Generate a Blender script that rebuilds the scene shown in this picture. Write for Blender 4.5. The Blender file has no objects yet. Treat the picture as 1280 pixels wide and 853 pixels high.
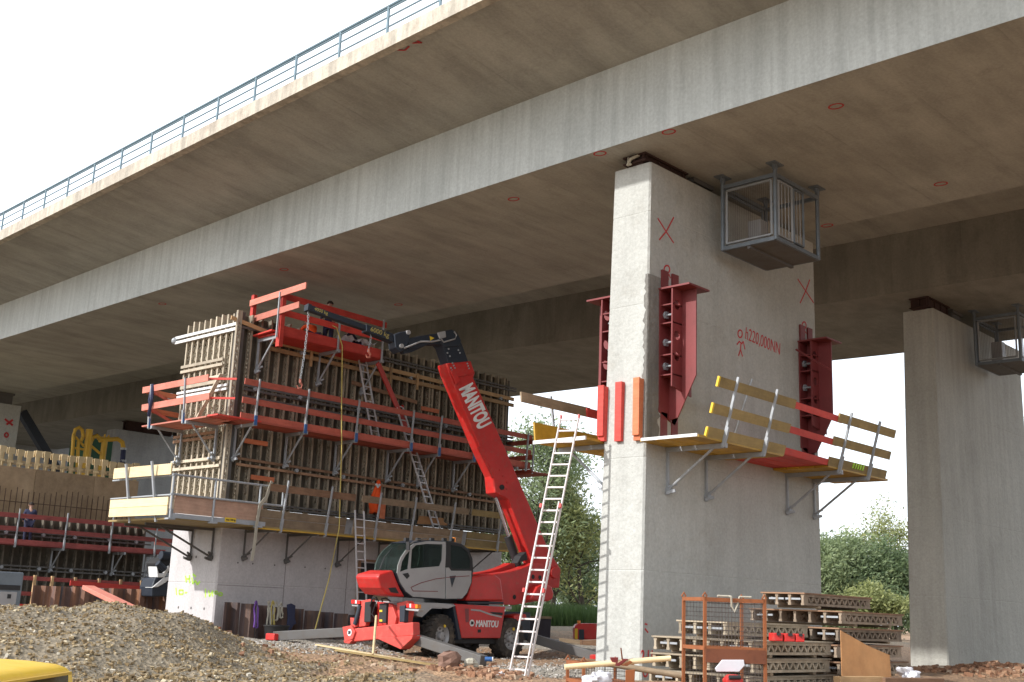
import bpy, bmesh, math, random
from math import sin, cos, pi, radians, sqrt, atan2
from mathutils import Vector, Matrix, noise
random.seed(7)
S = bpy.context.scene
COL = S.collection
V = Vector

# ---------------------------------------------------------------- camera
FPX, PITCH, ROLL, YAW = 1444.48, radians(13.169), radians(2.2635), radians(43.648)
CAM = V((0, 0, 1.5))
_fw = V((cos(YAW), sin(YAW), 0)); _rt = V((sin(YAW), -cos(YAW), 0)); _up = V((0, 0, 1))
CF = _fw*cos(PITCH) + _up*sin(PITCH); _U = _up*cos(PITCH) - _fw*sin(PITCH)
CR = _rt*cos(ROLL) + _U*sin(ROLL); CU = _U*cos(ROLL) - _rt*sin(ROLL)
cd = bpy.data.cameras.new('camera'); cam = bpy.data.objects.new('camera', cd); COL.objects.link(cam)
cd.sensor_width = 36; cd.lens = FPX/1280*36; cd.clip_start = .1; cd.clip_end = 3000
cam.matrix_world = Matrix(((CR.x, CU.x, -CF.x, CAM.x), (CR.y, CU.y, -CF.y, CAM.y), (CR.z, CU.z, -CF.z, CAM.z), (0, 0, 0, 1)))
S.camera = cam
# surveying helpers: where a sight line meets a known real plane
def ray(x, y): return CR*((x-640)/FPX) - CU*((y-426.5)/FPX) + CF
def onX(x, y, X): d = ray(x, y); return CAM + d*(X/d.x)
def onY(x, y, Y): d = ray(x, y); return CAM + d*(Y/d.y)
def onZ(x, y, z): d = ray(x, y); return CAM + d*((z-CAM.z)/d.z)
def atD(x, y, t): return CAM + ray(x, y)*t
def onP(x, y, p, n): d = ray(x, y); return CAM + d*((V(p)-CAM).dot(V(n))/d.dot(V(n)))

# ---------------------------------------------------------------- materials
def lin(c):
    return tuple((v/12.92 if v <= .04045 else ((v+.055)/1.055)**2.4) for v in c)
def newmat(name):
    m = bpy.data.materials.new(name); m.use_nodes = True
    nt = m.node_tree; b = nt.nodes['Principled BSDF']
    return m, nt, b
def N(nt, t, **k):
    n = nt.nodes.new(t)
    for a, v in k.items():
        if a in n.inputs: n.inputs[a].default_value = v
        else: setattr(n, a, v)
    return n
def ramp(nt, stops):
    r = nt.nodes.new('ShaderNodeValToRGB'); e = r.color_ramp.elements
    while len(e) < len(stops): e.new(.5)
    for i, (p, c) in enumerate(stops):
        e[i].position = p; e[i].color = (c[0], c[1], c[2], 1) if not isinstance(c, (int, float)) else (c, c, c, 1)
    return r
def mixc(nt, mode, fac, a, b):
    m = nt.nodes.new('ShaderNodeMix'); m.data_type = 'RGBA'; m.blend_type = mode
    L = nt.links
    if isinstance(fac, (int, float)): m.inputs[0].default_value = fac
    else: L.new(fac, m.inputs[0])
    for s, v in ((m.inputs[6], a), (m.inputs[7], b)):
        if isinstance(v, tuple): s.default_value = (*v[:3], 1)
        else: L.new(v, s)
    return m.outputs[2]
def coords(nt, stretch=(1, 1, 1), rnd=True):
    tc = N(nt, 'ShaderNodeTexCoord'); mp = N(nt, 'ShaderNodeMapping')
    mp.inputs['Scale'].default_value = stretch
    if rnd:
        oi = N(nt, 'ShaderNodeObjectInfo'); ma = N(nt, 'ShaderNodeVectorMath', operation='MULTIPLY_ADD')
        cmb = N(nt, 'ShaderNodeCombineXYZ')
        for i in range(3): nt.links.new(oi.outputs['Random'], cmb.inputs[i])
        ma.inputs[1].default_value = (37, 53, 71); nt.links.new(cmb.outputs[0], ma.inputs[0]); nt.links.new(tc.outputs['Object'], ma.inputs[2])
        nt.links.new(ma.outputs[0], mp.inputs[0])
    else: nt.links.new(tc.outputs['Object'], mp.inputs[0])
    return mp.outputs[0]
def noisetex(nt, vec, scale, detail=4, rough=.6):
    n = N(nt, 'ShaderNodeTexNoise', Scale=scale, Detail=detail, Roughness=rough); nt.links.new(vec, n.inputs['Vector']); return n.outputs[0]
def bumpit(nt, b, h, strength, dist):
    bp = N(nt, 'ShaderNodeBump', Strength=strength, Distance=dist); nt.links.new(h, bp.inputs['Height']); nt.links.new(bp.outputs[0], b.inputs['Normal'])

def concrete(name, base, dark, stain=None, streak=.5, sscale=(1.2, 1.2, .12), fine=.25, rnd=False, rough=.85, amp=.5, bs=6, bd=.03, joints=()):
    m, nt, b = newmat(name); L = nt.links
    v = coords(nt, rnd=rnd)
    n1 = noisetex(nt, v, .35, 5, .62)
    r1 = ramp(nt, [(.3, dark), (.68, base)]); L.new(n1, r1.inputs[0])
    c = r1.outputs[0]
    if streak:
        v2 = coords(nt, sscale, rnd=rnd); n2 = noisetex(nt, v2, 1.6, 5, .65)
        r2 = ramp(nt, [(.36, (1-streak,)*3), (.6, (1, 1, 1))]); L.new(n2, r2.inputs[0])
        c = mixc(nt, 'MULTIPLY', 1.0, c, r2.outputs[0])
    if stain:
        n3 = noisetex(nt, v, .9, 6, .7); r3 = ramp(nt, [(.55, 0.), (.72, 1.)]); L.new(n3, r3.inputs[0])
        ml = N(nt, 'ShaderNodeMath', operation='MULTIPLY'); L.new(r3.outputs[0], ml.inputs[0]); ml.inputs[1].default_value = .55
        c = mixc(nt, 'MIX', ml.outputs[0], c, stain)
    n4 = noisetex(nt, v, 14, 5, .7); r4 = ramp(nt, [(.25, (1-fine,)*3), (.7, (1, 1, 1))]); L.new(n4, r4.inputs[0])
    c = mixc(nt, 'MULTIPLY', 1.0, c, r4.outputs[0])
    for axis, per, wd, dk in joints:          # fine shutter joints, slightly wandering
        tc = N(nt, 'ShaderNodeTexCoord'); sx = N(nt, 'ShaderNodeSeparateXYZ'); L.new(tc.outputs['Object'], sx.inputs[0])
        wob = N(nt, 'ShaderNodeMath', operation='MULTIPLY_ADD'); L.new(n1, wob.inputs[0]); wob.inputs[1].default_value = .05; L.new(sx.outputs[axis], wob.inputs[2])
        dv = N(nt, 'ShaderNodeMath', operation='DIVIDE'); L.new(wob.outputs[0], dv.inputs[0]); dv.inputs[1].default_value = per
        fr = N(nt, 'ShaderNodeMath', operation='FRACT'); L.new(dv.outputs[0], fr.inputs[0])
        rj = ramp(nt, [(0., (1-dk,)*3), (wd/per, (1-dk*.55,)*3), (wd/per*3, (1, 1, 1)), (1., (1, 1, 1))]); L.new(fr.outputs[0], rj.inputs[0])
        nj = noisetex(nt, v, 1.1, 3); rn = ramp(nt, [(.4, 0.), (.6, 1.)]); L.new(nj, rn.inputs[0])
        c = mixc(nt, 'MULTIPLY', rn.outputs[0], c, rj.outputs[0])
    L.new(c, b.inputs['Base Color']); b.inputs['Roughness'].default_value = rough
    n5 = noisetex(nt, v, bs, 7, .65); bumpit(nt, b, n5, amp, bd)
    return m
def wood(name, a, b_, grain=(1, 1, 1), scale=3., rough=.75, dirt=.35, emphas=.5):
    m, nt, b = newmat(name); L = nt.links
    v = coords(nt, grain); n1 = noisetex(nt, v, scale, 6, .7)
    r = ramp(nt, [(.3, a), (.7, b_)]); L.new(n1, r.inputs[0])
    v2 = coords(nt); n2 = noisetex(nt, v2, 2.2, 5, .7); r2 = ramp(nt, [(.3, (1-dirt,)*3), (.62, (1, 1, 1))]); L.new(n2, r2.inputs[0])
    c = mixc(nt, 'MULTIPLY', 1, r.outputs[0], r2.outputs[0])
    oi = N(nt, 'ShaderNodeObjectInfo'); hs = N(nt, 'ShaderNodeHueSaturation'); mr = N(nt, 'ShaderNodeMapRange')
    mr.inputs['To Min'].default_value = .72; mr.inputs['To Max'].default_value = 1.2
    L.new(oi.outputs['Random'], mr.inputs[0]); L.new(mr.outputs[0], hs.inputs['Value']); L.new(c, hs.inputs['Color'])
    L.new(hs.outputs[0], b.inputs['Base Color']); b.inputs['Roughness'].default_value = rough
    bumpit(nt, b, n1, .3, .01)
    return m
def paint(name, col, dirtcol=(.12, .09, .07), dirt=.35, rough=.45, metal=0., scale=3.5, bump=.05, var=.15):
    m, nt, b = newmat(name); L = nt.links
    v = coords(nt); n1 = noisetex(nt, v, scale, 6, .7); r = ramp(nt, [(.5, 0.), (.78, 1.)]); L.new(n1, r.inputs[0])
    ml = N(nt, 'ShaderNodeMath', operation='MULTIPLY'); L.new(r.outputs[0], ml.inputs[0]); ml.inputs[1].default_value = dirt
    c = mixc(nt, 'MIX', ml.outputs[0], col, dirtcol)
    n2 = noisetex(nt, v, scale*.3, 3, .5); r2 = ramp(nt, [(.3, (1-var,)*3), (.7, (1, 1, 1))]); L.new(n2, r2.inputs[0])
    c = mixc(nt, 'MULTIPLY', 1, c, r2.outputs[0])
    L.new(c, b.inputs['Base Color']); b.inputs['Metallic'].default_value = metal
    rr = ramp(nt, [(.3, rough), (.8, min(1, rough+.3))]); L.new(n1, rr.inputs[0]); L.new(rr.outputs[0], b.inputs['Roughness'])
    if bump: bumpit(nt, b, noisetex(nt, v, 25, 4), bump, .01)
    return m
M = {}
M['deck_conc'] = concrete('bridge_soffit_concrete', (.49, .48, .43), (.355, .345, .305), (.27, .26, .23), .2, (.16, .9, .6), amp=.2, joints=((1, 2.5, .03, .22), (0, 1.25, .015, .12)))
M['deck_conc_dark'] = concrete('rear_girder_concrete', (.33, .315, .27), (.24, .225, .195), (.17, .16, .135), .22, (.5, .9, .15), amp=.25, joints=((1, 2.5, .03, .22),))  # rear girder: darker tone of the soffit concrete
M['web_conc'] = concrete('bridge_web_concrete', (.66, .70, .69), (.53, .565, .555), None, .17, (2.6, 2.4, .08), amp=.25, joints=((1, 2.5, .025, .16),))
M['coping'] = concrete('coping_concrete', (.62, .56, .46), (.5, .44, .36), (.22, .15, .1), .35, (2.2, 2.2, .4))
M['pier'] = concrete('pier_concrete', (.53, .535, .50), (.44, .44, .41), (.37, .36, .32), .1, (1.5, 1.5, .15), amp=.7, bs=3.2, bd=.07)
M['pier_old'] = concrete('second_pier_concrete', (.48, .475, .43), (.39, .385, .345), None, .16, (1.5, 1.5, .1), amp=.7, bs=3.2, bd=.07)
M['new_conc'] = concrete('new_concrete', (.61, .58, .58), (.52, .495, .49), None, .1, (1, 1, .3), amp=.15)
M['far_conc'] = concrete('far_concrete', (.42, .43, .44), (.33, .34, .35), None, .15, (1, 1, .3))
M['galv'] = paint('galvanised_steel', (.36, .38, .4), (.24, .24, .24), .3, .45, .25, 9)
M['steel_dark'] = paint('dark_steel', (.13, .125, .12), (.14, .11, .08), .5, .6, .2)
M['cage_steel'] = paint('grey_cage_steel', (.19, .22, .25), (.1, .1, .1), .3, .5, .5)
M['rail_blue'] = paint('blue_grey_railing', (.15, .22, .26), (.2, .2, .2), .3, .5, .2)
M['rust'] = paint('rusty_steel', (.2, .07, .035), (.06, .03, .02), .8, .8, .2, 4)
M['rust_dark'] = paint('dark_rusty_steel', (.06, .03, .025), (.03, .02, .02), .6, .8, .2, 4)
M['rust_orange'] = paint('orange_rusty_steel', (.3, .1, .035), (.13, .05, .03), .7, .75, .1, 6)
M['bracket_red'] = paint('oxide_red_steel', (.2, .034, .034), (.12, .025, .022), .6, .38, .1, 2)
M['man_red'] = paint('telehandler_red', (.58, .024, .02), (.33, .15, .11), .5, .36, 0., 7, .1, .22)
M['man_red_dusty'] = paint('dusty_red', (.6, .065, .05), (.35, .2, .15), .5, .5, 0., 5)
M['man_grey'] = paint('telehandler_grey', (.37, .36, .36), (.3, .27, .25), .3, .4, .1, 3)
M['man_dark'] = paint('telehandler_dark', (.022, .03, .045), (.06, .055, .05), .35, .45, .1, 3)
M['black'] = paint('black_plastic', (.02, .02, .022), (.07, .06, .05), .4, .6, 0.)
M['rubber'] = paint('muddy_rubber', (.05, .042, .036), (.19, .15, .11), .9, .9, 0., 4, .3)
M['chrome'] = paint('chrome_rod', (.6, .6, .62), (.4, .4, .4), .2, .15, 1.)
M['white'] = paint('white_paint', (.75, .75, .74), (.5, .48, .45), .2, .5)
M['alu'] = paint('aluminium', (.62, .61, .62), (.5, .47, .45), .35, .45, .25)
M['ladder_white'] = paint('white_ladder_paint', (.72, .66, .64), (.5, .4, .38), .4, .5, .0)
M['red_board'] = wood('red_painted_board', (.42, .085, .055), (.53, .13, .085), (1, 1, 6), 2, .7, .25)
M['red_bright'] = wood('bright_red_board', (.52, .035, .025), (.62, .065, .045), (1, 1, 6), 2, .6, .25)
M['pink_board'] = wood('faded_red_board', (.6, .18, .12), (.66, .25, .19), (1, 1, 6), 2, .75, .2)
M['orange_board'] = wood('orange_board', (.52, .13, .05), (.6, .2, .09), (1, 1, 6), 2, .7, .2)
M['yellow_ply'] = wood('yellow_shuttering_board', (.5, .28, .02), (.62, .37, .035), (1, 1, 4), 2, .55, .3)
M['yellow_grey'] = wood('weathered_yellow_board', (.28, .2, .08), (.36, .26, .10), (.6, .6, 6), 3, .75, .3)
M['grey_board'] = wood('weathered_board', (.22, .16, .10), (.31, .23, .15), (.6, .6, 8), 3, .85, .35)
M['brown_board'] = wood('brown_board', (.24, .13, .07), (.34, .2, .12), (.6, .6, 8), 3, .8, .35)
M['new_sunlit_board'] = wood('fresh_sunlit_board', (.66, .5, .27), (.75, .6, .36), (.6, .6, 8), 3, .7, .12)  # fresh boards; also paints sunlight onto the left formwork beam heads
M['tan_timber'] = wood('tan_timber', (.4, .25, .12), (.5, .33, .17), (.6, .6, 8), 3, .75, .25)
M['beam_wood'] = wood('formwork_beam_timber', (.3, .25, .18), (.42, .355, .265), (4, 4, .7), 3, .85, .4)
M['beam_wood_sunlit'] = wood('sunlit_formwork_beam', (.47, .4, .3), (.6, .52, .4), (4, 4, .7), 3, .8, .25)  # sunlit tone of the formwork timber put into the colour
M['panel_wood'] = wood('lattice_girder_timber', (.33, .27, .19), (.45, .38, .28), (2, 2, 2), 3, .85, .35)
M['panel_brown'] = wood('brown_lattice_girder_timber', (.27, .2, .14), (.38, .3, .22), (2, 2, 2), 3, .85, .4)
M['ply_dark'] = wood('dark_shuttering_ply', (.07, .06, .045), (.12, .1, .07), (1, 1, 1), 2, .7, .4)
M['ply_dark_side'] = wood('dark_yellowish_ply', (.075, .06, .03), (.12, .095, .045), (3, 3, .4), 2, .8, .45)  # very dark yellow-brown ply behind the side formwork beams
M['ply_brown'] = wood('brown_plywood', (.36, .245, .14), (.46, .33, .205), (.7, .7, .4), 1.5, .8, .3)
M['ply_orange'] = wood('orange_plywood', (.42, .2, .075), (.52, .27, .11), (1, 1, .3), 2.5, .7, .25)
M['yellow'] = paint('yellow_machine_paint', (.72, .46, .04), (.5, .4, .2), .25, .35)
M['yellow_pipe'] = paint('yellow_pipe_paint', (.55, .33, .03), (.3, .2, .08), .4, .5)
M['rope'] = paint('yellow_rope', (.5, .4, .12), (.3, .25, .1), .3, .9)
M['cloth_grey'] = paint('pale_sling_cloth', (.45, .42, .34), (.3, .28, .2), .4, .95)
M['purple'] = paint('purple_sling', (.16, .07, .3), (.1, .05, .2), .3, .9)
M['navy'] = paint('navy_cloth', (.03, .035, .075), (.06, .06, .08), .3, .95)
M['hivis'] = paint('hi_vis_orange', (.85, .1, .015), (.6, .1, .03), .2, .8)
M['reflect'] = paint('reflective_stripe', (.6, .6, .58), (.4, .4, .4), .2, .5)
M['skin'] = paint('skin', (.45, .26, .19), (.4, .2, .15), .2, .6)
M['hair'] = paint('dark_hair', (.03, .02, .015), (.05, .03, .02), .3, .7)
M['white_bag'] = paint('white_bag_cloth', (.7, .7, .74), (.5, .48, .5), .3, .8, 0, 6, .2)
M['red_paint'] = paint('red_marker_paint', (.52, .04, .045), (.42, .2, .18), .6, .8, 0, 14)
M['lime'] = paint('lime_marker_paint', (.5, .85, .1), (.5, .7, .3), .3, .7, 0, 12)
M['blue'] = paint('blue_plastic', (.03, .11, .3), (.05, .1, .2), .2, .4)
M['orange_lens'] = paint('orange_lens', (.85, .25, .01), (.6, .2, .02), .1, .2)
M['red_lens'] = paint('red_lens', (.65, .015, .01), (.4, .02, .02), .1, .2)
M['yellow_mark'] = paint('yellow_marking', (.75, .5, .03), (.5, .35, .05), .2, .5)
M['sheet'] = wood('sheet_pile_steel', (.05, .055, .075), (.17, .09, .055), (2.2, 2.2, .06), 2, .6, .3)
M['sheet_rusty'] = wood('rusty_sheet_pile_steel', (.075, .075, .09), (.3, .12, .045), (1.3, 1.3, .05), 2, .75, .3)
M['bark'] = paint('bark', (.06, .05, .04), (.1, .085, .065), .5, .95, 0, 3, .4)
def glass(name, col, rough=.05):
    m, nt, b = newmat(name); b.inputs['Base Color'].default_value = (*col, 1); b.inputs['Roughness'].default_value = rough
    b.inputs['Transmission Weight'].default_value = .95; b.inputs['IOR'].default_value = 1.1; b.inputs['Specular IOR Level'].default_value = .6
    return m
M['glass'] = glass('tinted_glass', (.2, .27, .24))
M['glass_car'] = glass('dark_car_glass', (.12, .13, .15))
def leafmat(name, a, b_):
    m, nt, b = newmat(name); L = nt.links
    g = N(nt, 'ShaderNodeNewGeometry'); r = ramp(nt, [(0., a), (1., b_)]); L.new(g.outputs['Random Per Island'], r.inputs[0])
    L.new(r.outputs[0], b.inputs['Base Color']); b.inputs['Roughness'].default_value = .55
    tr = N(nt, 'ShaderNodeBsdfTranslucent'); L.new(r.outputs[0], tr.inputs[0]); mx = N(nt, 'ShaderNodeMixShader'); mx.inputs[0].default_value = .35
    L.new(b.outputs[0], mx.inputs[1]); L.new(tr.outputs[0], mx.inputs[2]); L.new(mx.outputs[0], nt.nodes['Material Output'].inputs[0])
    return m
M['leaf'] = leafmat('willow_leaves', (.12, .165, .075), (.27, .33, .16))
M['leaf2'] = leafmat('yellowing_leaves', (.17, .2, .07), (.34, .36, .14))
M['leaf3'] = leafmat('dark_green_leaves', (.075, .12, .055), (.19, .25, .115))
M['grass'] = leafmat('grass_blades', (.04, .08, .02), (.09, .15, .04))
def meshmat(name, col):      # small rust-brown welded mesh, built as real wires elsewhere
    return paint(name, col, (.1, .05, .03), .5, .7, .3)
M['wire'] = meshmat('welded_wire', (.12, .1, .09))

# ---------------------------------------------------------------- mesh builder
class MB:
    def __init__(s): s.v = []; s.f = []
    def add(s, vs, fs):
        o = len(s.v); s.v += [V(p) for p in vs]; s.f += [tuple(i+o for i in f) for f in fs]; return s
    def box(s, x0, x1, y0, y1, z0, z1):
        return s.hexa([(x0, y0, z0), (x1, y0, z0), (x1, y1, z0), (x0, y1, z0)], [(x0, y0, z1), (x1, y0, z1), (x1, y1, z1), (x0, y1, z1)])
    def hexa(s, lo, hi):
        return s.add(list(lo)+list(hi), [(3, 2, 1, 0), (4, 5, 6, 7), (0, 1, 5, 4), (1, 2, 6, 5), (2, 3, 7, 6), (3, 0, 4, 7)])
    def bar(s, p, q, w, h, up=(0, 0, 1)):       # rectangular section: w sideways, h along up
        p, q, up = V(p), V(q), V(up); d = (q-p).normalized(); a = d.cross(up)
        if a.length < 1e-4: a = d.cross(V((1, 0, 0)))
        a.normalize(); u = a.cross(d).normalized(); a *= w/2; u *= h/2
        return s.hexa([p-a-u, q-a-u, q+a-u, p+a-u], [p-a+u, q-a+u, q+a+u, p+a+u])
    def tube(s, p, q, r, n=8, r2=None, cap=True):
        p, q = V(p), V(q); d = (q-p).normalized(); a = d.cross(V((0, 0, 1)))
        if a.length < 1e-3: a = d.cross(V((1, 0, 0)))
        a.normalize(); b = d.cross(a); r2 = r if r2 is None else r2
        vs = [p+(a*cos(2*pi*i/n)+b*sin(2*pi*i/n))*r for i in range(n)]+[q+(a*cos(2*pi*i/n)+b*sin(2*pi*i/n))*r2 for i in range(n)]
        fs = [(i, (i+1) % n, n+(i+1) % n, n+i) for i in range(n)]
        if cap: fs += [tuple(range(n))[::-1], tuple(range(n, 2*n))]
        return s.add(vs, fs)
    def path(s, pts, r, n=6):
        pts = [V(p) for p in pts]; rings = []
        rr = r if isinstance(r, (list, tuple)) else [r]*len(pts)
        for i, p in enumerate(pts):
            d = (pts[min(i+1, len(pts)-1)]-pts[max(i-1, 0)]).normalized(); a = d.cross(V((.13, .21, 1)))
            if a.length < 1e-3: a = d.cross(V((1, 0, 0)))
            a.normalize(); b = d.cross(a); rings.append([p+(a*cos(2*pi*k/n)+b*sin(2*pi*k/n))*rr[i] for k in range(n)])
        vs = [v for R in rings for v in R]; fs = []
        for i in range(len(pts)-1):
            for k in range(n): fs.append((i*n+k, i*n+(k+1) % n, (i+1)*n+(k+1) % n, (i+1)*n+k))
        fs += [tuple(range(n))[::-1], tuple(range((len(pts)-1)*n, len(pts)*n))]
        return s.add(vs, fs)
    def prism(s, poly, ex):                     # planar outline swept along ex
        poly = [V(p) for p in poly]; ex = V(ex); n = len(poly)
        return s.add(poly+[p+ex for p in poly], [tuple(range(n))[::-1], tuple(range(n, 2*n))]+[(i, (i+1) % n, n+(i+1) % n, n+i) for i in range(n)])
    def loft(s, rings, cap=True, closed=True):
        n = len(rings[0]); vs = [v for R in rings for v in R]; fs = []
        m = n if closed else n-1
        for i in range(len(rings)-1):
            for k in range(m): fs.append((i*n+k, i*n+(k+1) % n, (i+1)*n+(k+1) % n, (i+1)*n+k))
        if cap: fs += [tuple(range(n))[::-1], tuple(range((len(rings)-1)*n, len(rings)*n))]
        return s.add(vs, fs)
    def sphere(s, c, r, n=10, m=7, sc=(1, 1, 1), z0=-1):
        rings = []
        for j in range(m+1):
            t = -pi/2+pi*j/m
            if sin(t) < z0: t = math.asin(z0)
            rings.append([V(c)+V((cos(t)*cos(2*pi*i/n)*r*sc[0], cos(t)*sin(2*pi*i/n)*r*sc[1], sin(t)*r*sc[2])) for i in range(n)])
        return s.loft(rings)
    def build(s, name, mat, parent=None, bevel=0, smooth=False, seg=2, fix=True):
        me = bpy.data.meshes.new(name); off = root_loc(parent)
        me.from_pydata([v-off for v in s.v], [], s.f); me.validate()
        if fix:
            bm = bmesh.new(); bm.from_mesh(me); bmesh.ops.recalc_face_normals(bm, faces=bm.faces); bm.to_mesh(me); bm.free()
        if mat is not None: me.materials.append(M[mat] if isinstance(mat, str) else mat)
        o = bpy.data.objects.new(name, me); COL.objects.link(o)
        if parent is not None: o.parent = parent
        if bevel:
            bv = o.modifiers.new('bevel', 'BEVEL'); bv.width = bevel; bv.segments = seg; bv.limit_method = 'ANGLE'; bv.angle_limit = radians(40)
        if smooth:
            for p in me.polygons: p.use_smooth = True
            try: me.set_sharp_from_angle(angle=radians(50))
            except Exception: pass
        return o
def root_loc(p):
    while p is not None and p.parent is not None: p = p.parent
    return V(p.location) if p is not None else V((0, 0, 0))
def thing(name, label, cat, loc=(0, 0, 0), group=None):
    o = bpy.data.objects.new(name, None); COL.objects.link(o); o.location = V(loc); o.empty_display_size = .2
    o['label'] = label; o['category'] = cat
    if group: o['group'] = group
    return o
def tag(o, label, cat, group=None):
    o['label'] = label; o['category'] = cat
    if group: o['group'] = group
    return o
def struct(o): o['kind'] = 'structure'; return o
def stuff(o): o['kind'] = 'stuff'; return o
def dup(o, parent, offset, name=None):          # another instance of a part, sharing its mesh
    c = o.copy(); c.name = name or o.name; COL.objects.link(c); c.parent = parent; c.location = V(offset); return c
def plate(outer, holes, to3d, th):              # flat plate with real holes; to3d maps (a,b,t)
    bm = bmesh.new()
    def loop(pts):
        vs = [bm.verts.new((x, y, 0)) for x, y in pts]
        for i in range(len(vs)): bm.edges.new((vs[i], vs[(i+1) % len(vs)]))
    loop(outer)
    for cx, cy, r in holes: loop([(cx+r*cos(2*pi*i/14), cy+r*sin(2*pi*i/14)) for i in range(14)])
    bmesh.ops.triangle_fill(bm, edges=bm.edges[:], use_beauty=True)
    ex = bmesh.ops.extrude_face_region(bm, geom=bm.faces[:])
    for e in ex['geom']:
        if isinstance(e, bmesh.types.BMVert): e.co.z = th
    mb = MB(); bm.verts.index_update()
    mb.add([to3d(v.co.x, v.co.y, v.co.z) for v in bm.verts], [tuple(v.index for v in f.verts) for f in bm.faces]); bm.free()
    return mb
def text_mb(txt, to3d, size, bold=.0, shear=0, depth=.006, sx=1., align='LEFT', space=1.):
    cu = bpy.data.curves.new('lettering', 'FONT'); cu.body = txt; cu.size = size; cu.offset = bold; cu.shear = shear; cu.extrude = depth; cu.align_x = align; cu.align_y = 'CENTER'; cu.space_character = space
    ob = bpy.data.objects.new('lettering', cu); COL.objects.link(ob)
    dg = bpy.context.evaluated_depsgraph_get(); dg.update(); me = bpy.data.meshes.new_from_object(ob.evaluated_get(dg))
    mb = MB(); mb.add([to3d(v.co.x*sx, v.co.y, v.co.z) for v in me.vertices], [tuple(p.vertices) for p in me.polygons])
    bpy.data.objects.remove(ob); bpy.data.curves.remove(cu); bpy.data.meshes.remove(me)
    return mb
def stroke(mb, pts, n, w=.05, t=.008):          # a painted line lying on a surface with normal n
    n = V(n)
    for a, b in zip(pts, pts[1:]): mb.bar(V(a)+n*.004, V(b)+n*.004, w, t, n)
    return mb
def islands(mb):
    """split a builder into its connected pieces"""
    par = list(range(len(mb.v)))
    def fd(i):
        while par[i] != i: par[i] = par[par[i]]; i = par[i]
        return i
    for f in mb.f:
        a = fd(f[0])
        for j in f[1:]: par[fd(j)] = a
    out = {}
    for f in mb.f:
        r = fd(f[0])
        g, mp = out.setdefault(r, (MB(), {}))
        ids = []
        for j in f:
            if j not in mp: mp[j] = len(g.v); g.v.append(mb.v[j])
            ids.append(mp[j])
        g.f.append(tuple(ids))
    return [g for g, _ in out.values()]
def build_each(mb, name, mat, parent, bevel=0, smooth=False):
    return [g.build(name, mat, parent, bevel, smooth) for g in islands(mb)]
def plate2(outer, holes, to3d, th):
    """flat plate with polygonal openings; outlines in 2-D, to3d maps (a, b, t)"""
    bm = bmesh.new()
    def loop(pts):
        vs = [bm.verts.new((x, y, 0)) for x, y in pts]
        for i in range(len(vs)): bm.edges.new((vs[i], vs[(i+1) % len(vs)]))
    loop(outer)
    for h in holes: loop(h)
    bmesh.ops.triangle_fill(bm, edges=bm.edges[:], use_beauty=True)
    ex = bmesh.ops.extrude_face_region(bm, geom=bm.faces[:])
    for e in ex['geom']:
        if isinstance(e, bmesh.types.BMVert): e.co.z = th
    mb = MB(); bm.verts.index_update()
    mb.add([to3d(v.co.x, v.co.y, v.co.z) for v in bm.verts], [tuple(v.index for v in f.verts) for f in bm.faces]); bm.free()
    return mb
EXPO = .55
# ---------------------------------------------------------------- light and sky
SUND = V((-1, .27, .70)).normalized()
sl = bpy.data.lights.new('sun', 'SUN'); sl.energy = 3.05; sl.angle = radians(.9); sl.color = (1, .975, .945)
so = bpy.data.objects.new('sun', sl); COL.objects.link(so); so.rotation_euler = SUND.to_track_quat('Z', 'Y').to_euler(); so.location = (-30, 10, 60)
W = bpy.data.worlds.new('World'); S.world = W; W.use_nodes = True
nt = W.node_tree; L = nt.links; bg = nt.nodes['Background']
sky = N(nt, 'ShaderNodeTexSky'); sky.sky_type = 'NISHITA'; sky.sun_disc = False
sky.sun_elevation = math.asin(SUND.z); sky.sun_rotation = atan2(SUND.x, SUND.y); sky.dust_density = 3.; sky.air_density = 1.2; sky.altitude = 200
tc = N(nt, 'ShaderNodeTexCoord'); mp = N(nt, 'ShaderNodeMapping'); mp.inputs['Scale'].default_value = (1, 1, 2.2); L.new(tc.outputs['Generated'], mp.inputs[0])
cn = N(nt, 'ShaderNodeTexNoise', Scale=1.7, Detail=6, Roughness=.6); L.new(mp.outputs[0], cn.inputs['Vector'])
cr = ramp(nt, [(.3, .55), (.62, .95)]); L.new(cn.outputs[0], cr.inputs[0])
cc = mixc(nt, 'MIX', cr.outputs[0], sky.outputs[0], (8.2, 8.7, 9.4))
L.new(cc, bg.inputs[0]); bg.inputs[1].default_value = .15
S.view_settings.view_transform = 'Standard'; S.view_settings.look = 'None'; S.view_settings.exposure = EXPO; S.view_settings.gamma = 1
S.view_settings.use_curve_mapping = False
S.render.engine = 'CYCLES'; S.render.resolution_x = 1024; S.render.resolution_y = 682
S.cycles.max_bounces = 8; S.cycles.diffuse_bounces = 5

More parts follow.
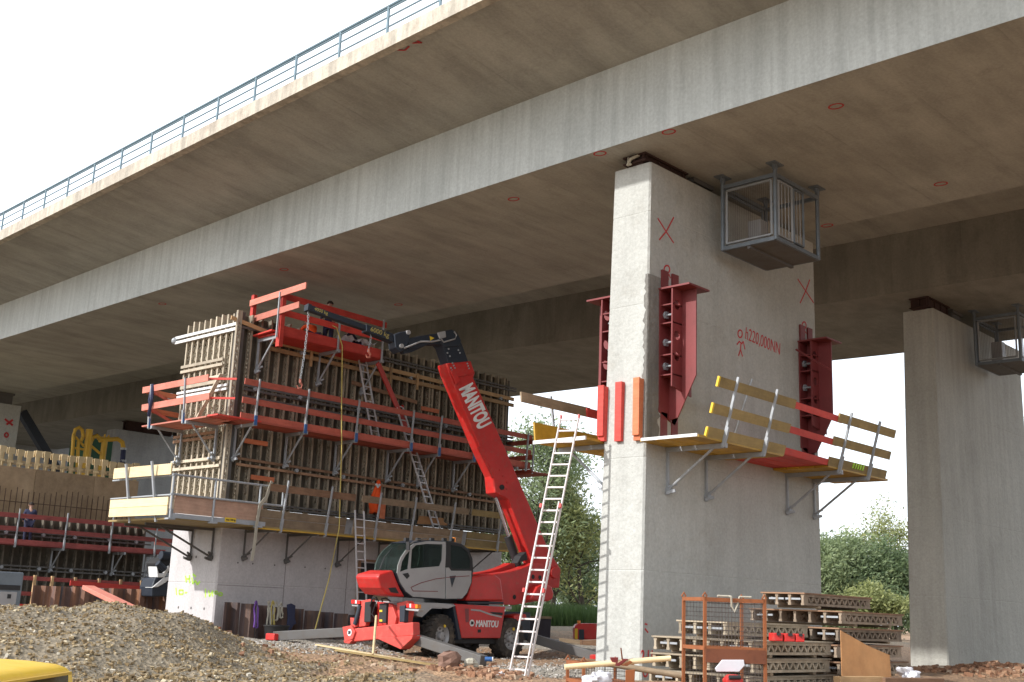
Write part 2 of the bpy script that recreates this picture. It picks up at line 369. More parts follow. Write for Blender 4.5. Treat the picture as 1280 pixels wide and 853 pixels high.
# ---------------------------------------------------------------- bridge
def lerp(tab, y):
    if y <= tab[0][0]: return tab[0][1]
    for (a, u), (b, v) in zip(tab, tab[1:]):
        if y <= b: return u+(v-u)*(y-a)/(b-a)
    return tab[-1][1]
NE = [(-45, 21.0), (7, 21.14), (18, 21.3), (30, 21.54), (54, 21.77), (150, 22.3)]
FE = [(-45, 30.0), (29, 30.03), (36, 29.8), (55.5, 29.39), (68, 28.95), (150, 28.2)]
NE2 = [(-45, 38.6), (13, 37.87), (20, 37.7), (33, 36.75), (37, 36.35), (68, 35.7), (150, 33.)]
FE2 = [(-45, 48.2), (21, 46.77), (24.4, 46.43), (37.5, 45.6), (43, 45.35), (75, 43.5), (150, 41)]
CX = [(-45, 16.6), (18, 17.3), (45, 17.85), (150, 20)]
def webtop(y): return lerp([(-45, 15.3), (14, 15.2), (25, 15.15), (54, 14.75), (150, 14.6)], y)
def copz(y): return lerp([(-45, 15.9), (18, 15.6), (45, 15.22), (150, 14.8)], y)
YS = [-45, -30, -15, -5, 0, 5, 10, 14, 18, 22, 26, 30, 34, 38, 42, 46, 50, 55, 60, 68, 80, 100, 125, 150]
ZB = 13.0
br = thing('motorway_bridge', 'long grey concrete road bridge on piers with a blue grey railing along its edge', 'bridge', (25, 20, 13))
def loftY(prof): return MB().loft([[V((x, y, z)) for x, z in prof(y)] for y in YS])
def g1(y): a, b, w = lerp(NE, y), lerp(FE, y), webtop(y); return [(a, ZB), (b, ZB), (b, w+.25), (a, w+.25)]
def g2(y): a, b, w = lerp(NE2, y), lerp(FE2, y), webtop(y); return [(a, ZB), (b, ZB), (b, w+.25), (a, w+.25)]
# girder: soffit in brown-stained concrete, webs paler
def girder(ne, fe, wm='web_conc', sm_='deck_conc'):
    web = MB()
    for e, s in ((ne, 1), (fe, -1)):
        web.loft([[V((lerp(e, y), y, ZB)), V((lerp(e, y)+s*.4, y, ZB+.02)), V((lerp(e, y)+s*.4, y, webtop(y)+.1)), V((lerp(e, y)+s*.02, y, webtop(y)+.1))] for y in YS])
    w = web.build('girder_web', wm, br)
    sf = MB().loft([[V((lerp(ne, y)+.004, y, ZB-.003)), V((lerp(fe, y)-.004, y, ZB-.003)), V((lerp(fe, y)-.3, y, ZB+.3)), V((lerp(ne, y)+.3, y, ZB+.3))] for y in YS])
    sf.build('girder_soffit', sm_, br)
girder(NE, FE); girder(NE2, FE2, 'deck_conc_dark', 'deck_conc_dark')
def deckp(y):
    c, z = lerp(CX, y), copz(y); w = webtop(y)+.0; a, b, a2, b2 = lerp(NE, y), lerp(FE, y), lerp(NE2, y), lerp(FE2, y)
    return [(c+.2, z+.1), (c+.7, z+.03), (a+.02, w), (a+.3, w+.12), (b-.3, w+.12), (b-.02, w), (b+.9, w+.06), (a2-.9, w+.06), (a2+.02, w), (a2+.3, w+.12), (b2-.3, w+.12), (b2-.02, w), (b2+3.6, z+.1), (b2+3.6, z+.42), (c+.2, z+.42)]
loftY(deckp).build('deck_slab', 'deck_conc', br)
def cop(y): c, z = lerp(CX, y), copz(y); return [(c, z), (c+.26, z-.01), (c+.26, z+.09), (c+.7, z+.425), (c+.7, z+.46), (c+.03, z+.46), (c, z+.43)]
loftY(cop).build('parapet_coping', 'coping', br)
def cop2(y): c, z = lerp(FE2, y)+3.6, copz(y); return [(c, z), (c+.3, z), (c+.3, z+.46), (c-.5, z+.46), (c-.5, z+.43), (c, z+.40)]
loftY(cop2).build('parapet_coping', 'coping', br)
rl = MB()
def rp(y, h, dx=.16): return V((lerp(CX, y)+dx, y, copz(y)+.46+h))
for h, r in ((.88, .035), (.80, .028), (.56, .024), (.27, .024)):
    rl.path([rp(y, h) for y in YS], r, 6)
ro = rl.build('railing', 'rail_blue', br)
y = 5.2; k = 0
while y < 75:
    MB().bar(rp(y, 0), rp(y, .86), .07, .045, (1, 0, 0)).build('railing_post', 'rail_blue', ro)
    y += 2.06 if y < 40 else 1.95
# survey rings sprayed on the soffit
rings = MB()
for px in ((1045, 133), (836, 165), (750, 192), (642, 249), (1176, 230), (1034, 282), (498, 381), (203, 380), (355, 337)):
    p = onZ(*px, ZB-.004); pts = [p+V((cos(a)*.13, sin(a)*.17, 0)) for a in [i*pi/6 for i in range(13)]]
    stroke(MB(), pts, (0, 0, -1), .036).build('paint_mark', 'red_paint', br)
p = onP(512, 55, (17.6, 20, 15.63), V((.1, 0, 1)))
for a, b in (((-.5, 0), (-.35, .1)), ((-.35, .1), (-.1, .05)), ((.1, 0), (.3, .1)), ((.3, .1), (.25, -.1))):
    rings.bar(p+V((a[1]*1.5, -a[0], -.01)), p+V((b[1]*1.5, -b[0], -.01)), .05, .01)
build_each(rings, 'paint_mark', 'red_paint', br)

# ---------------------------------------------------------------- old piers
def pier(X0, X1, Y0, nt_, nb, zt, mat, label, batter=.28, joints=(2.55, 5.2, 9.0, 11.4), name='bridge_pier'):
    t = thing(name, label, 'pier', ((X0+X1)/2, Y0+nt_/2, 0), 'old concrete piers under the bridge')
    cuts = [-1.2]; 
    for j in joints: cuts += [j-.02, j, j+.02]
    cuts += [zt]; cuts = sorted(set(cuts)); rings = []
    for z in cuts:
        f = z/zt; d = .007 if z in joints else 0.
        x0 = X0-batter*(1-f)+d; x1 = X1-.12*(1-f)-d; yy = .1*(1-f); c = .045
        y0 = Y0-yy+d; y1 = Y0+nt_+yy-d
        rings.append([V(p) for p in ((x0+c, y0, z), (x1-c, y0, z), (x1, y0+c, z), (x1, y1-c, z), (x1-c, y1, z), (x0+c, y1, z), (x0, y1-c, z), (x0, y0+c, z))])
    MB().loft(rings).build('pier_shaft', mat, t)
    return t
p1 = pier(22.14, 30.4, 16.52, 1.17, 1.38, 12.72, 'pier', 'tall sunlit bridge pier in front with red steel brackets bolted to it')
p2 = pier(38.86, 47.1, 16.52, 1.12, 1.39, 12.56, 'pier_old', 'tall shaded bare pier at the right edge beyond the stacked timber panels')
p3 = pier(22.0, 29.35, 68.2, 1.2, 1.4, 12.3, 'pier', 'distant pier at the far left with red paint crosses above the lower formwork')
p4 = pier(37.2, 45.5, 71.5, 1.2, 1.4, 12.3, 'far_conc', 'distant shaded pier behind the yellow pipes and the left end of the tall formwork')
# bearings on pier heads
def bearing(t, X, Y, z, L_=1.9, beam=True):
    b = MB(); w = .62; zt = ZB-.004
    b.box(X, X+L_, Y-.1, Y+w, zt-.05, zt).box(X+.0, X+L_, Y-.1, Y+w, z+.06, z+.1).box(X+.02, X+L_-.02, Y+w/2-.05, Y+w/2-.02, z+.1, zt-.05).box(X+.02, X+L_-.02, Y-.02, Y+.01, z+.1, zt-.05).box(X+.1, X+L_*.9, Y+.05, Y+w-.1, z-.01, z+.06)
    for k in range(4): b.box(X+.1+k*(L_-.3)/3, X+.14+k*(L_-.3)/3, Y-.06, Y+w-.02, z+.1, zt-.05)
    b.build('bearing', 'rust_dark', t, .008)
    c = MB().box(X+L_+.35, X+L_+1.15, Y+.0, Y+.55, z-.01, zt-.13).box(X+L_+.28, X+L_+1.22, Y-.08, Y+.6, zt-.13, zt)
    c.build('bearing', 'steel_dark', t, .008)
bearing(p1, 22.05, 16.72, 12.72); bearing(p2, 38.75, 16.72, 12.56); bearing(p3, 23.2, 68.4, 12.3, 4.5); bearing(p4, 38.0, 71.7, 12.3, 3.5)
MB().path([(22.02, 17.05, 12.72), (21.98, 17.1, 12.8), (22.05, 17.15, 12.95), (22.1, 17.2, 12.75)], .035).path([(22.0, 17.15, 12.73), (21.94, 17.0, 12.85), (22.1, 16.85, 12.97)], .04).build('cloth_scrap', 'cloth_grey', p1)
# broken strip along the corner where concrete was chiselled off for the bracket
ch = MB(); random.seed(3); prev = None; rows = []
for i in range(46):
    z = 5.6+i*(9.75-5.6)/45; r = .28+.14*random.random(); rows.append((z, r))
rr = []
for z, r in rows:
    yy = 16.52-.1*(1-z/12.72); xx = 22.14-.28*(1-z/12.72)
    q_ = .05+.1*random.random(); rr.append([V((xx-.008, yy+q_, z)), V((xx-.006, yy+.01, z)), V((xx+.03, yy-.008, z)), V((xx+.1+r*.5, yy-.012-.01*random.random(), z)), V((xx+.18+r, yy-.006, z)), V((xx+.2+r, yy+.05, z)), V((xx+.05, yy+.05, z))])
ch.loft(rr).build('chiselled_edge', concrete('chiselled_concrete', (.33, .315, .285), (.17, .16, .145), None, .4, amp=1.0, bs=9, bd=.05), p1)

# red spray marks on pier wide face
def face1(px): z = onY(*px, 16.5).z; return onY(*px, 16.52-.1*(1-z/12.72))
mk = MB()
def sk(pts, w=.038): stroke(MB(), [face1(p) for p in pts], (0, -1, 0), w).build('paint_mark', 'red_paint', p1)
sk([(822, 273), (832, 289), (842, 304)]); sk([(842, 272), (833, 289), (824, 300)])
sk([(997, 349), (1007, 364), (1017, 379)]); sk([(1012, 350), (1007, 364), (1000, 379)])
def ringpx(x, y, a, b): sk([(x+a*cos(t*pi/5), y+b*sin(t*pi/5)) for t in range(11)], .04)
ringpx(833.5, 337, 3.6, 5); sk([(829, 346), (831, 342), (834, 347), (836, 343), (838, 348)], .035); sk([(831, 351), (836, 349)], .035)
ringpx(1005, 407, 2.6, 4.5); sk([(1002, 417), (1005, 413), (1008, 417)], .035)
ringpx(925, 417.5, 2.8, 4.8)
sk([(921, 431), (924, 427), (927, 430), (929, 427), (931, 437)]); sk([(926, 429), (925.5, 437), (923, 445)]); sk([(925.5, 437), (928, 446)])
def b(px): return face1(px)
A_, B_ = face1((931, 417)), face1((978, 439))
ex = (B_-A_).normalized(); ez = V((0, 0, 1))-ex*ex.z; ez.normalize()
def t1(x, y, z): return A_+ex*x+ez*y+V((0, -.004-z*.5, 0))
text_mb('h220,000NN', t1, .5, -.003, .1, .006, .70).build('paint_mark', 'red_paint', p1)
A_ = face1((800.5, 821)); ex = V((1, 0, 0)); ez = V((0, 0, 1))
text_mb('2.11', t1, .36, .008, .1, .006, .8).build('paint_mark', 'red_paint', p1)
ringpx(806.5, 842, 2.6, 4); sk([(806, 780), (809, 781)]); sk([(806, 786), (810, 791)])
def face3(px): return onY(*px, 68.17)
for a in (((6, 524), (16, 532)), ((16, 525), (8, 531))): stroke(MB(), [face3(p) for p in a], (0, -1, 0), .12).build('paint_mark', 'red_paint', p3)
stroke(MB(), [face3((8+2.4*cos(t*pi/5), 544+2.8*sin(t*pi/5))) for t in range(11)], (0, -1, 0), .1).build('paint_mark', 'red_paint', p3)

# ---------------------------------------------------------------- inspection cages
def cage(X0, Y0, zt, label, X1=None):
    X1 = X0+2.18; Y1 = Y0+1.58; zb = zt-2.05; t = thing('inspection_cage', label, 'cage', (X0, Y0, zb), 'steel cages hung under the bridge')
    P = [(X0, Y0), (X1, Y0), (X1, Y1), (X0, Y1)]
    fr = MB()
    for (x, y) in P: fr.tube((x, y, zb), (x, y, zt), .055, 8)
    for z in (zb+.04, zt-.3):
        for i in range(4): fr.bar((*P[i], z), (*P[(i+1) % 4], z), .08, .1)
    fr.build('cage_frame', 'cage_steel', t)
    hp = MB()
    for (x, y) in P: hp.box(x-.22, x+.22, y-.14, y+.14, zt-.03, zt-.002).box(x-.1, x+.1, y-.02, y+.02, zt-.16, zt-.03)
    build_each(hp, 'hanger_plate', 'cage_steel', t)
    fl = MB().box(X0+.03, X1-.03, Y0+.03, Y1-.03, zb-.02, zb+.02).bar((X0, (Y0+Y1)/2, zb-.05), (X1, (Y0+Y1)/2, zb-.05), .09, .08)
    fl.build('cage_floor', 'steel_dark', t)
    def panel(a, b, z0, z1, d=0):
        a, b = V((*a, 0)), V((*b, 0)); g = MB()
        c = [V((a.x, a.y, z0)), V((b.x, b.y, z0)), V((b.x, b.y, z1)), V((a.x, a.y, z1))]
        for i in range(4): g.bar(c[i], c[(i+1) % 4], .05, .05, (0.3, .2, 1) if i % 2 == 0 else (1, 1, 0))
        return g
    panel((X0, Y0+.12), (X0, Y1-.12), zb+.16, zt-.42).build('gate_frame', 'galv', t)
    w = MB()
    for k in range(1, 24):
        yy = Y0+.12+k*(Y1-Y0-.24)/24; w.tube((X0+.0, yy, zb+.16), (X0+.0, yy, zt-.42), .004, 4, cap=False)
    w.build('wire_mesh', 'wire', t)
    panel((X0+.15, Y0), (X0+.82, Y0), zb+.16, zt-.42).build('gate_frame', 'galv', t)
    panel((X0+.92, Y0), (X0+1.4, Y0), zb+.16, zt-.42).build('gate_frame', 'cage_steel', t)
    g = MB()
    for k in range(1, 4): g.tube((X0+.15+k*.17, Y0, zb+.2), (X0+.15+k*.17, Y0, zt-.45), .015, 6)
    for k in range(1, 3): g.tube((X0+.92+k*.16, Y0, zb+.2), (X0+.92+k*.16, Y0, zt-.45), .012, 6)
    build_each(g, 'gate_bar', 'galv', t)
    panel((X0+.2, Y1), (X1-.2, Y1), zb+.16, zt-.42).build('gate_frame', 'cage_steel', t)
    MB().box(X0+.85, X0+1.2, Y0+.95, Y0+1.35, zb+.02, zb+1.0).build('equipment_box', 'man_grey', t, .02)
    return t
cage(24.75, 14.5, 13.0, 'grey steel inspection cage hung beside the head of the sunlit front pier')
cage(41.7, 14.6, 13.0, 'dark steel inspection cage hung beside the shaded pier at the right edge')

# ---------------------------------------------------------------- oxide red jacking brackets
def jack_bracket(X, Yw, s, label):             # s = -1 stands off towards -Y, +1 towards +Y
    t = thing('steel_bracket', label, 'bracket', (X, Yw, 6.2), 'red steel jacking brackets on the front pier')
    w = .82; yi = Yw+s*.05; yo = Yw+s*.42; yf = Yw+s*.83; zt = 9.42; xc = X+w*.5
    inner = MB().prism([(X, yi, zt), (X+w, yi, zt), (X+w, yi, 6.4), (X+w*.8, yi, 6.1), (X, yi, 6.35)], (0, -s*.04, 0))
    inner.build('wall_flange', 'bracket_red', t)
    MB().prism([(xc, yi, zt), (xc, yf, zt), (xc, yf, 7.25), (xc, Yw+s*.3, 6.25), (xc, yi, 6.2)], (.035, 0, 0)).build('web_plate', 'bracket_red', t)
    pl = plate([(0, 6.95), (w, 6.8), (w, zt), (0, zt)], [(.2, 9.02, .13), (.2, 8.25, .12), (.2, 7.72, .12), (.62, 9.02, .13), (.62, 8.25, .12), (.62, 7.72, .12)], lambda a, b_, c: V((X+a, yo+c, b_)), .035)
    pl.build('outer_flange', 'bracket_red', t)
    st = MB()
    for z in (9.02, 8.55, 7.75, 7.25): st.box(X+.02, X+w-.02, min(yi, yo), max(yi, yo), z-.015, z+.015)
    build_each(st, 'stiffener', 'bracket_red', t)
    MB().box(X-.03, X+w+.03, min(Yw, yf+s*.1), max(Yw, yf+s*.1), zt, zt+.045).build('top_plate', 'bracket_red', t)
    lg = MB()
    for dx in (.08, .52):
        lg.box(X+dx, X+dx+.26, min(Yw, yi), max(Yw, yi), zt+.045, zt+.55).box(X+dx, X+dx+.26, min(Yw, yi), max(Yw, yi), 5.72, 6.36)
    lg.box(X, X+w, min(Yw, yi+s*.08), max(Yw, yi+s*.08), 5.62, 5.72)
    build_each(lg, 'fixing_lug', 'bracket_red', t)
    bl = []
    for z, dx in ((8.8, .2), (8.1, .2), (7.5, .2)):
        bl.append(MB().tube((X+dx, Yw, z), (X+dx, Yw+s*.36, z), .028, 8).tube((X+dx, Yw+s*.06, z), (X+dx, Yw+s*.12, z), .1, 6))
    [m.build('anchor_bolt', 'galv', t) for m in bl]
    return t
jack_bracket(22.5, 16.49, -1, 'oxide red steel bracket on the shaded face nearest the sunlit corner of the front pier')
jack_bracket(29.3, 16.49, -1, 'oxide red steel bracket at the far right edge of the front pier')
jack_bracket(22.35, 17.74, 1, 'oxide red steel bracket peeping out behind the left edge of the front pier')
r = thing('red_strut', 'thin red rod slanting across the bracket at the right edge of the front pier', 'rod', onY(996, 437, 15.9)); MB().tube(onY(995, 437, 16.3), onY(1039, 463, 15.2), .03, 8).build('rod', 'bracket_red', r)
# boards on the sunlit narrow face
for (x, yb, yt, mat, lab, dbl) in ((754, 552, 484, 'red_bright', 'doubled red board fixed at the left edge of the pier sunlit narrow face', 1), (774.5, 552, 478, 'red_bright', 'single red board fixed in the middle of the pier sunlit narrow face', 0), (798.5, 551, 474, 'orange_board', 'doubled pale orange board at the corner of the pier sunlit narrow face', 1)):
    a, b_ = onX(x, yt, 21.95), onX(x, yb, 21.95); yy = (a.y+b_.y)/2
    t = thing('timber_board', lab, 'board', (21.9, yy, b_.z), 'boards on the narrow face of the front pier')
    xw = 21.98
    MB().box(xw-.1, xw+.06, yy-.1, yy+.1, b_.z, a.z).build('board', mat, t, .006)
    if dbl: MB().box(xw-.16, xw-.104, yy-.1, yy+.09, b_.z+.12, a.z+.02).build('board', mat, t, .006)

# ---------------------------------------------------------------- bracket scaffolds
def frame_of(A, B, out):
    A, B, out = V(A), V(B), V(out).normalized(); return A, B, (B-A).normalized(), out
def wall_bracket(p, out, w, drop, mat, name='bracket', parent=None, r=.035, th=1.):
    p = V(p); dn = V((0, 0, -1)); g = MB()
    g.bar(p+out*.03-V((0, 0, .06)), p+out*w-V((0, 0, .06)), .09*th, .11*th).bar(p+out*.05, p+out*.05+dn*drop, .06*th, .07*th, out)
    g.tube(p+out*.06+dn*(drop-.12), p+out*w*.8+dn*.08, r, 8)
    q = p+out*.06+dn*(drop-.12)
    side = V((-out.y, out.x, 0))
    g.bar(q-side*.05+dn*.08, q+out*.22-side*.0+dn*.02, .07, .07).bar(q+V((0, 0, .06)), q+out*.18+side*.12+V((0, 0, .16)), .06, .06).tube(q-out*.06, q+out*.1, .07, 8)
    return g.build(name, mat, parent)
def scaffold(name, label, cat, A, B, out, w, z, posts, boards, deck='yellow_ply', deckth=.05, group=None, brk=(), drop=1.15, lean=.3, ph=1.5, postmat='galv', brkmat='galv', planks=4, bth=1.):
    """A,B: wall line; boards: (s0,s1,z0,h,mat,thick); posts and brackets at distances s from A"""
    A, B, e, out = frame_of(A, B, out); A.z = B.z = z; Lw = (B-A).length
    t = thing(name, label, cat, A+out*w*.5, group)
    for k in range(planks):
        a0 = out*(.04+(w-.04)*k/planks); a1 = out*((w-.0)*(k+1)/planks-.012)
        c = [A+a0, B+a0, B+a1, A+a1]
        MB().hexa(c, [p+V((0, 0, deckth)) for p in c]).build('deck_plank', deck, t)
    def rail(s, dz, off=0): return A+e*s+out*(w+off+lean*dz/ph)+V((0, 0, dz))
    for (s0, s1, z0, h, mat, th) in boards:
        a, b_ = rail(s0, z0, -.0), rail(s1, z0, -.0); u = (out*lean/ph+V((0, 0, 1))).normalized()
        MB().bar(a+u*h/2-out*.05, b_+u*h/2-out*.05, th, h, u).build('guard_board', mat, t, .004)
    for s in posts:
        g = MB(); g.bar(rail(s, -.12, .0), rail(s, ph, .0), .06, .05, e).bar(rail(s, -.1, .02), rail(s, .35, .02), .09, .07, e); g.build('post', postmat, t)
    for s in brk: wall_bracket(A+e*s, out, w+.02, drop, brkmat, parent=t, r=.035*bth, th=bth)
    return t
gb = 'grey_board'
def pyb(h0): return [(0, 3.45, 1.18, .24, 'yellow_grey', .05), (0, 3.45, .58, .24, 'yellow_grey', .05), (0, 3.45, .03, .26, 'yellow_grey', .05)]
t = scaffold('bracket_platform', 'yellow planked bracket platform on the front pier, left of its two with slanted guard boards', 'platform', (21.75, 16.48, 0), (25.45, 16.48, 0), (0, -1, 0), 1.7, 5.52, (1.0, 2.75), [(a+.3, b_+.3, c, d, m, th) for a, b_, c, d, m, th in pyb(0)], 'yellow_ply', .06, 'bracket platforms on the front pier', (1.1, 2.75), 1.15, .42)
for z0 in (1.18, .58, .03):
    u = V((0, -.28, 1)).normalized(); a = V((22.03, 16.48-1.7-.42*z0/1.5+.05, 5.52+z0)); MB().bar(a+u*.12, a+u*.12+V((.06, 0, 0)), .056, .245, u).build('board_end', 'yellow_mark', t)
MB().box(21.72, 21.76, 14.82, 16.4, 5.53, 5.6).build('deck_edge', 'white', t)
MB().tube((24.3, 15.6, 5.6), (24.7, 15.2, 7.4), .025, 8).build('loose_post', 'galv', t)
t = scaffold('bracket_platform', 'yellow planked bracket platform on the front pier, right one jutting past the pier edge', 'platform', (27.75, 16.48, 0), (31.2, 16.48, 0), (0, -1, 0), 1.7, 5.52, (.55, 2.2), [(0, 3.3, c, d, m, th) for a, b_, c, d, m, th in pyb(0)], 'yellow_ply', .06, 'bracket platforms on the front pier', (.7, 2.2), 1.15, .42)
lm = MB(); a = V((29.0, 14.74, 5.68))
for k in range(5): lm.bar(a+V((k*.14, 0, -.05)), a+V((k*.14+.06, -.02, .1)), .02, .035, (0, -1, 0))
lm.build('paint_mark', 'lime', t)
t = thing('infill_deck', 'bright red infill boards bridging the gap between the two yellow pier platforms', 'platform', (26.5, 15.6, 5.5))
for k in range(4): MB().box(25.0, 28.2, 14.85+k*.41, 15.23+k*.41, 5.585, 5.63).build('deck_plank', 'red_bright', t)
for z0 in (1.2, .6, .07):
    u = V((0, -.28, 1)).normalized(); y_ = 14.84-.42*z0/1.5; MB().bar((25.3, y_, 5.52+z0+.1), (28.0, y_, 5.52+z0+.06), .04, .17, u).build('guard_board', 'red_bright', t, .004)
# platform on the pier far side where the white ladder ends
t = thing('bracket_platform', 'yellow board platform behind the left edge of the front pier at the ladder top', 'platform', (22.5, 18.4, 5.6), 'bracket platforms on the front pier')
for k in range(3): MB().box(21.3, 27.4, 17.76+k*.55, 18.28+k*.55, 5.62, 5.68).build('deck_plank', 'yellow_ply', t)
MB().box(21.26, 21.3, 17.72, 19.42, 5.6, 5.69).build('deck_edge', 'white', t)
MB().bar((21.3, 19.42, 5.92), (27.4, 19.42, 5.92), .05, .5, (0, .12, 1)).build('guard_board', 'yellow_ply', t, .004)
MB().bar((20.95, 19.6, 6.78), (23.7, 19.6, 6.78), .05, .26, (0, .12, 1)).build('guard_board', 'grey_board', t, .004)
MB().bar((23.5, 19.56, 6.76), (27.3, 19.56, 6.76), .05, .24, (0, .12, 1)).build('guard_board', 'red_bright', t, .004)
for x in (22.2, 25.2): MB().bar((x, 19.46, 5.5), (x, 19.7, 7.0), .05, .06, (1, 0, 0)).build('post', 'galv', t); wall_bracket((x, 17.74, 5.62), V((0, 1, 0)), 1.6, 1.2, 'galv', parent=t)
# ---------------------------------------------------------------- new pier under construction
random.seed(11)
CX0, CY0, CX1, CY1 = 21.83, 33.93, 35.5, 36.98
np_ = thing('new_pier', 'pale new concrete pier stump under the tall timber formwork', 'pier', ((CX0+CX1)/2, 35.4, 0))
c = .05
rg = []
for z in (-.6, .45, 2.02, 2.05, 2.08, 4.6):
    d = .012 if z == 2.05 else 0
    rg.append([V(p) for p in ((CX0+c, CY0+d, z), (CX1-c, CY0+d, z), (CX1, CY0+c, z), (CX1, CY1-c, z), (CX1-c, CY1, z), (CX0+c, CY1, z), (CX0+d, CY1-c, z), (CX0+d, CY0+c, z))])
MB().loft(rg).build('pier_shaft', 'new_conc', np_)
sm = MB()
for x in (24.55, 27.3, 30.1): sm.box(x, x+.03, CY0-.004, CY0+.02, .5, 4.3)
sm.box(21.9, 24.55, CY0-.005, CY0+.02, 1.98, 2.0)
build_each(sm, 'shutter_joint', concrete('joint_concrete', (.33, .3, .29), (.25, .23, .22), None, .1), np_)
for yy in (34.5, 35.3, 36.1):
    for zz in (1.2, 2.9): MB().tube((CX0-.004, yy, zz), (CX0+.05, yy, zz), .045, 10).build('tie_hole', 'steel_dark', np_)
for xx in (22.6, 23.2, 24.1, 25.4, 26.3):
    MB().tube((xx, CY0-.004, 2.75), (xx, CY0+.05, 2.75), .03, 10).build('tie_hole', 'steel_dark', np_)
op = MB().box(27.88, 28.6, CY0-.02, CY0+.04, .4, 3.05); op.build('doorway', 'black', np_)
fm = MB().bar((27.84, CY0-.04, .4), (27.84, CY0-.04, 3.1), .08, .08, (0, 1, 0)); fm.build('door_frame', 'brown_board', np_)
fm = MB().bar((27.8, CY0-.04, 3.14), (28.7, CY0-.04, 3.14), .08, .08); fm.build('door_frame', 'brown_board', np_)
MB().box(28.6, 29.3, CY0-.06, CY0-.01, .4, 3.0).build('door_panel', 'ply_brown', np_)
def greenmark(ptslist, f, n, w=.05):
    for pts in ptslist: stroke(MB(), [f(p) for p in pts], n, w).build('paint_mark', 'lime', np_)
fN = lambda p: onX(p[0], p[1], CX0); fW = lambda p: onY(p[0], p[1], CY0)
o8 = [(270+1.8*cos(t*pi/4), 741+2*sin(t*pi/4)) for t in range(9)]; o8b = [(275.5+2.4*cos(t*pi/4), 743+2*sin(t*pi/4)) for t in range(9)]
greenmark([o8, o8b], fW, (0, -1, 0), .05)
greenmark([[(232, 720), (233, 728)], [(237, 719), (237, 729)], [(233, 724), (237, 724)], [(240, 722), (241, 730), (244, 726), (247, 731), (250, 727)], [(241, 718), (245, 721)]], fN, (-1, 0, 0), .07)
greenmark([[(220, 735), (221, 744)], [(224, 738), (229, 738), (229, 743), (224, 743), (224, 738)], [(231, 741), (234, 741)]], fN, (-1, 0, 0), .06)
greenmark([[(257, 736), (257, 747)], [(261, 738), (262, 746), (265, 740)], [(266, 738), (266, 746)]], fN, (-1, 0, 0), .06)

def lattice(L_, depth=.24, w=.07, ch=.055, pitch=.3, along='z', solid=.35):
    """lattice girder: two timber chords and a zigzag web; local axes: length along z or x, depth outwards"""
    g = MB(); 
    g.box(-w/2, w/2, 0, ch, 0, L_).box(-w/2, w/2, depth-ch, depth, 0, L_)
    g.box(-w/2+.012, w/2-.012, ch, depth-ch, 0, solid).box(-w/2+.012, w/2-.012, ch, depth-ch, L_-solid, L_)
    z = solid; k = 0
    while z < L_-solid-.05:
        z2 = min(z+pitch/2, L_-solid); a, b_ = (ch*.7, depth-ch*.7) if k % 2 == 0 else (depth-ch*.7, ch*.7)
        g.bar((0, a, z), (0, b_, z2), w-.03, .055, (1, 0, 0)); z = z2; k += 1
    if along == 'x': g.v = [V((p.z, p.x, -p.y)) for p in g.v]
    return g
FZ0, FZ1 = 4.62, 11.26
# front formwork wall
ff = thing('wall_formwork', 'tall weathered timber formwork wall facing the red telehandler', 'formwork', (28.5, 33.8, FZ0), 'formwork panels round the new pier')
MB().box(21.75, 35.5, 33.9, 33.925, FZ0, FZ1-.05).build('plywood', 'ply_dark', ff)
lat = lattice(FZ1-FZ0); lat.v = [V((p.x, -p.y, p.z)) for p in lat.v]
x = 22.15; first = None; i = 0
while x < 35.45:
    o = (21.97 if False else x) ; loc = V((x, 33.9, FZ0+random.uniform(-.06, .05)))
    if first is None:
        g = MB(); g.v = [p+loc for p in lat.v]; g.f = lat.f; first = g.build('timber_beam', 'beam_wood', ff); base = loc
    else: dup(first, ff, loc-base, 'timber_beam')
    i += 1; x += .40+random.uniform(-.02, .02) if i % 6 else .16
# pale blocks on the beam heads where the sun catches them
def channel(a, b_, mat, parent, gap=.1, h=.11, w=.05, out=V((0, -1, 0)), name='waler'):
    a, b_ = V(a), V(b_); m = MB()
    m.bar(a+V((0, 0, gap)), b_+V((0, 0, gap)), w, h).bar(a-V((0, 0, gap)), b_-V((0, 0, gap)), w, h)
    return build_each(m, name, mat, parent)
channel((21.5, 33.6, 10.78), (35.6, 33.6, 10.78), 'steel_dark', ff, .06, .07)
channel((22.9, 33.58, 10.32), (35.45, 33.58, 10.22), 'tan_timber', ff, .13, .15, .06)
channel((22.0, 33.6, 8.66), (35.5, 33.6, 8.62), 'steel_dark', ff, .07, .08)
channel((22.0, 33.58, 8.3), (35.5, 33.58, 8.28), 'steel_dark', ff, .05, .06)
channel((21.95, 33.6, 6.1), (35.5, 33.6, 5.98), 'brown_board', ff, .1, .09)
channel((21.95, 33.6, 4.72), (35.5, 33.6, 4.72), 'steel_dark', ff, .05, .06)
MB().bar((21.2, 33.57, 10.95), (24.2, 33.5, 10.5), .05, .14).build('loose_board', 'tan_timber', ff)
for x_ in (24.6, 28.4, 29.8, 31.6): MB().box(x_, x_+.1, 33.5, 33.55, 9.85, 10.5).build('cleat', 'tan_timber', ff)
for x_ in (22.5, 25.2, 28.9, 32.6): MB().box(x_, x_+.8, 33.6, 33.64, random.choice((6.9, 5.6, 5.2)), 6.9).v
for x_, z_ in ((22.2, 6.75), (22.6, 5.55), (30.2, 9.1)): MB().box(x_, x_+.95, 33.59, 33.63, z_, z_+.16).build('cross_batten', 'orange_board', ff)
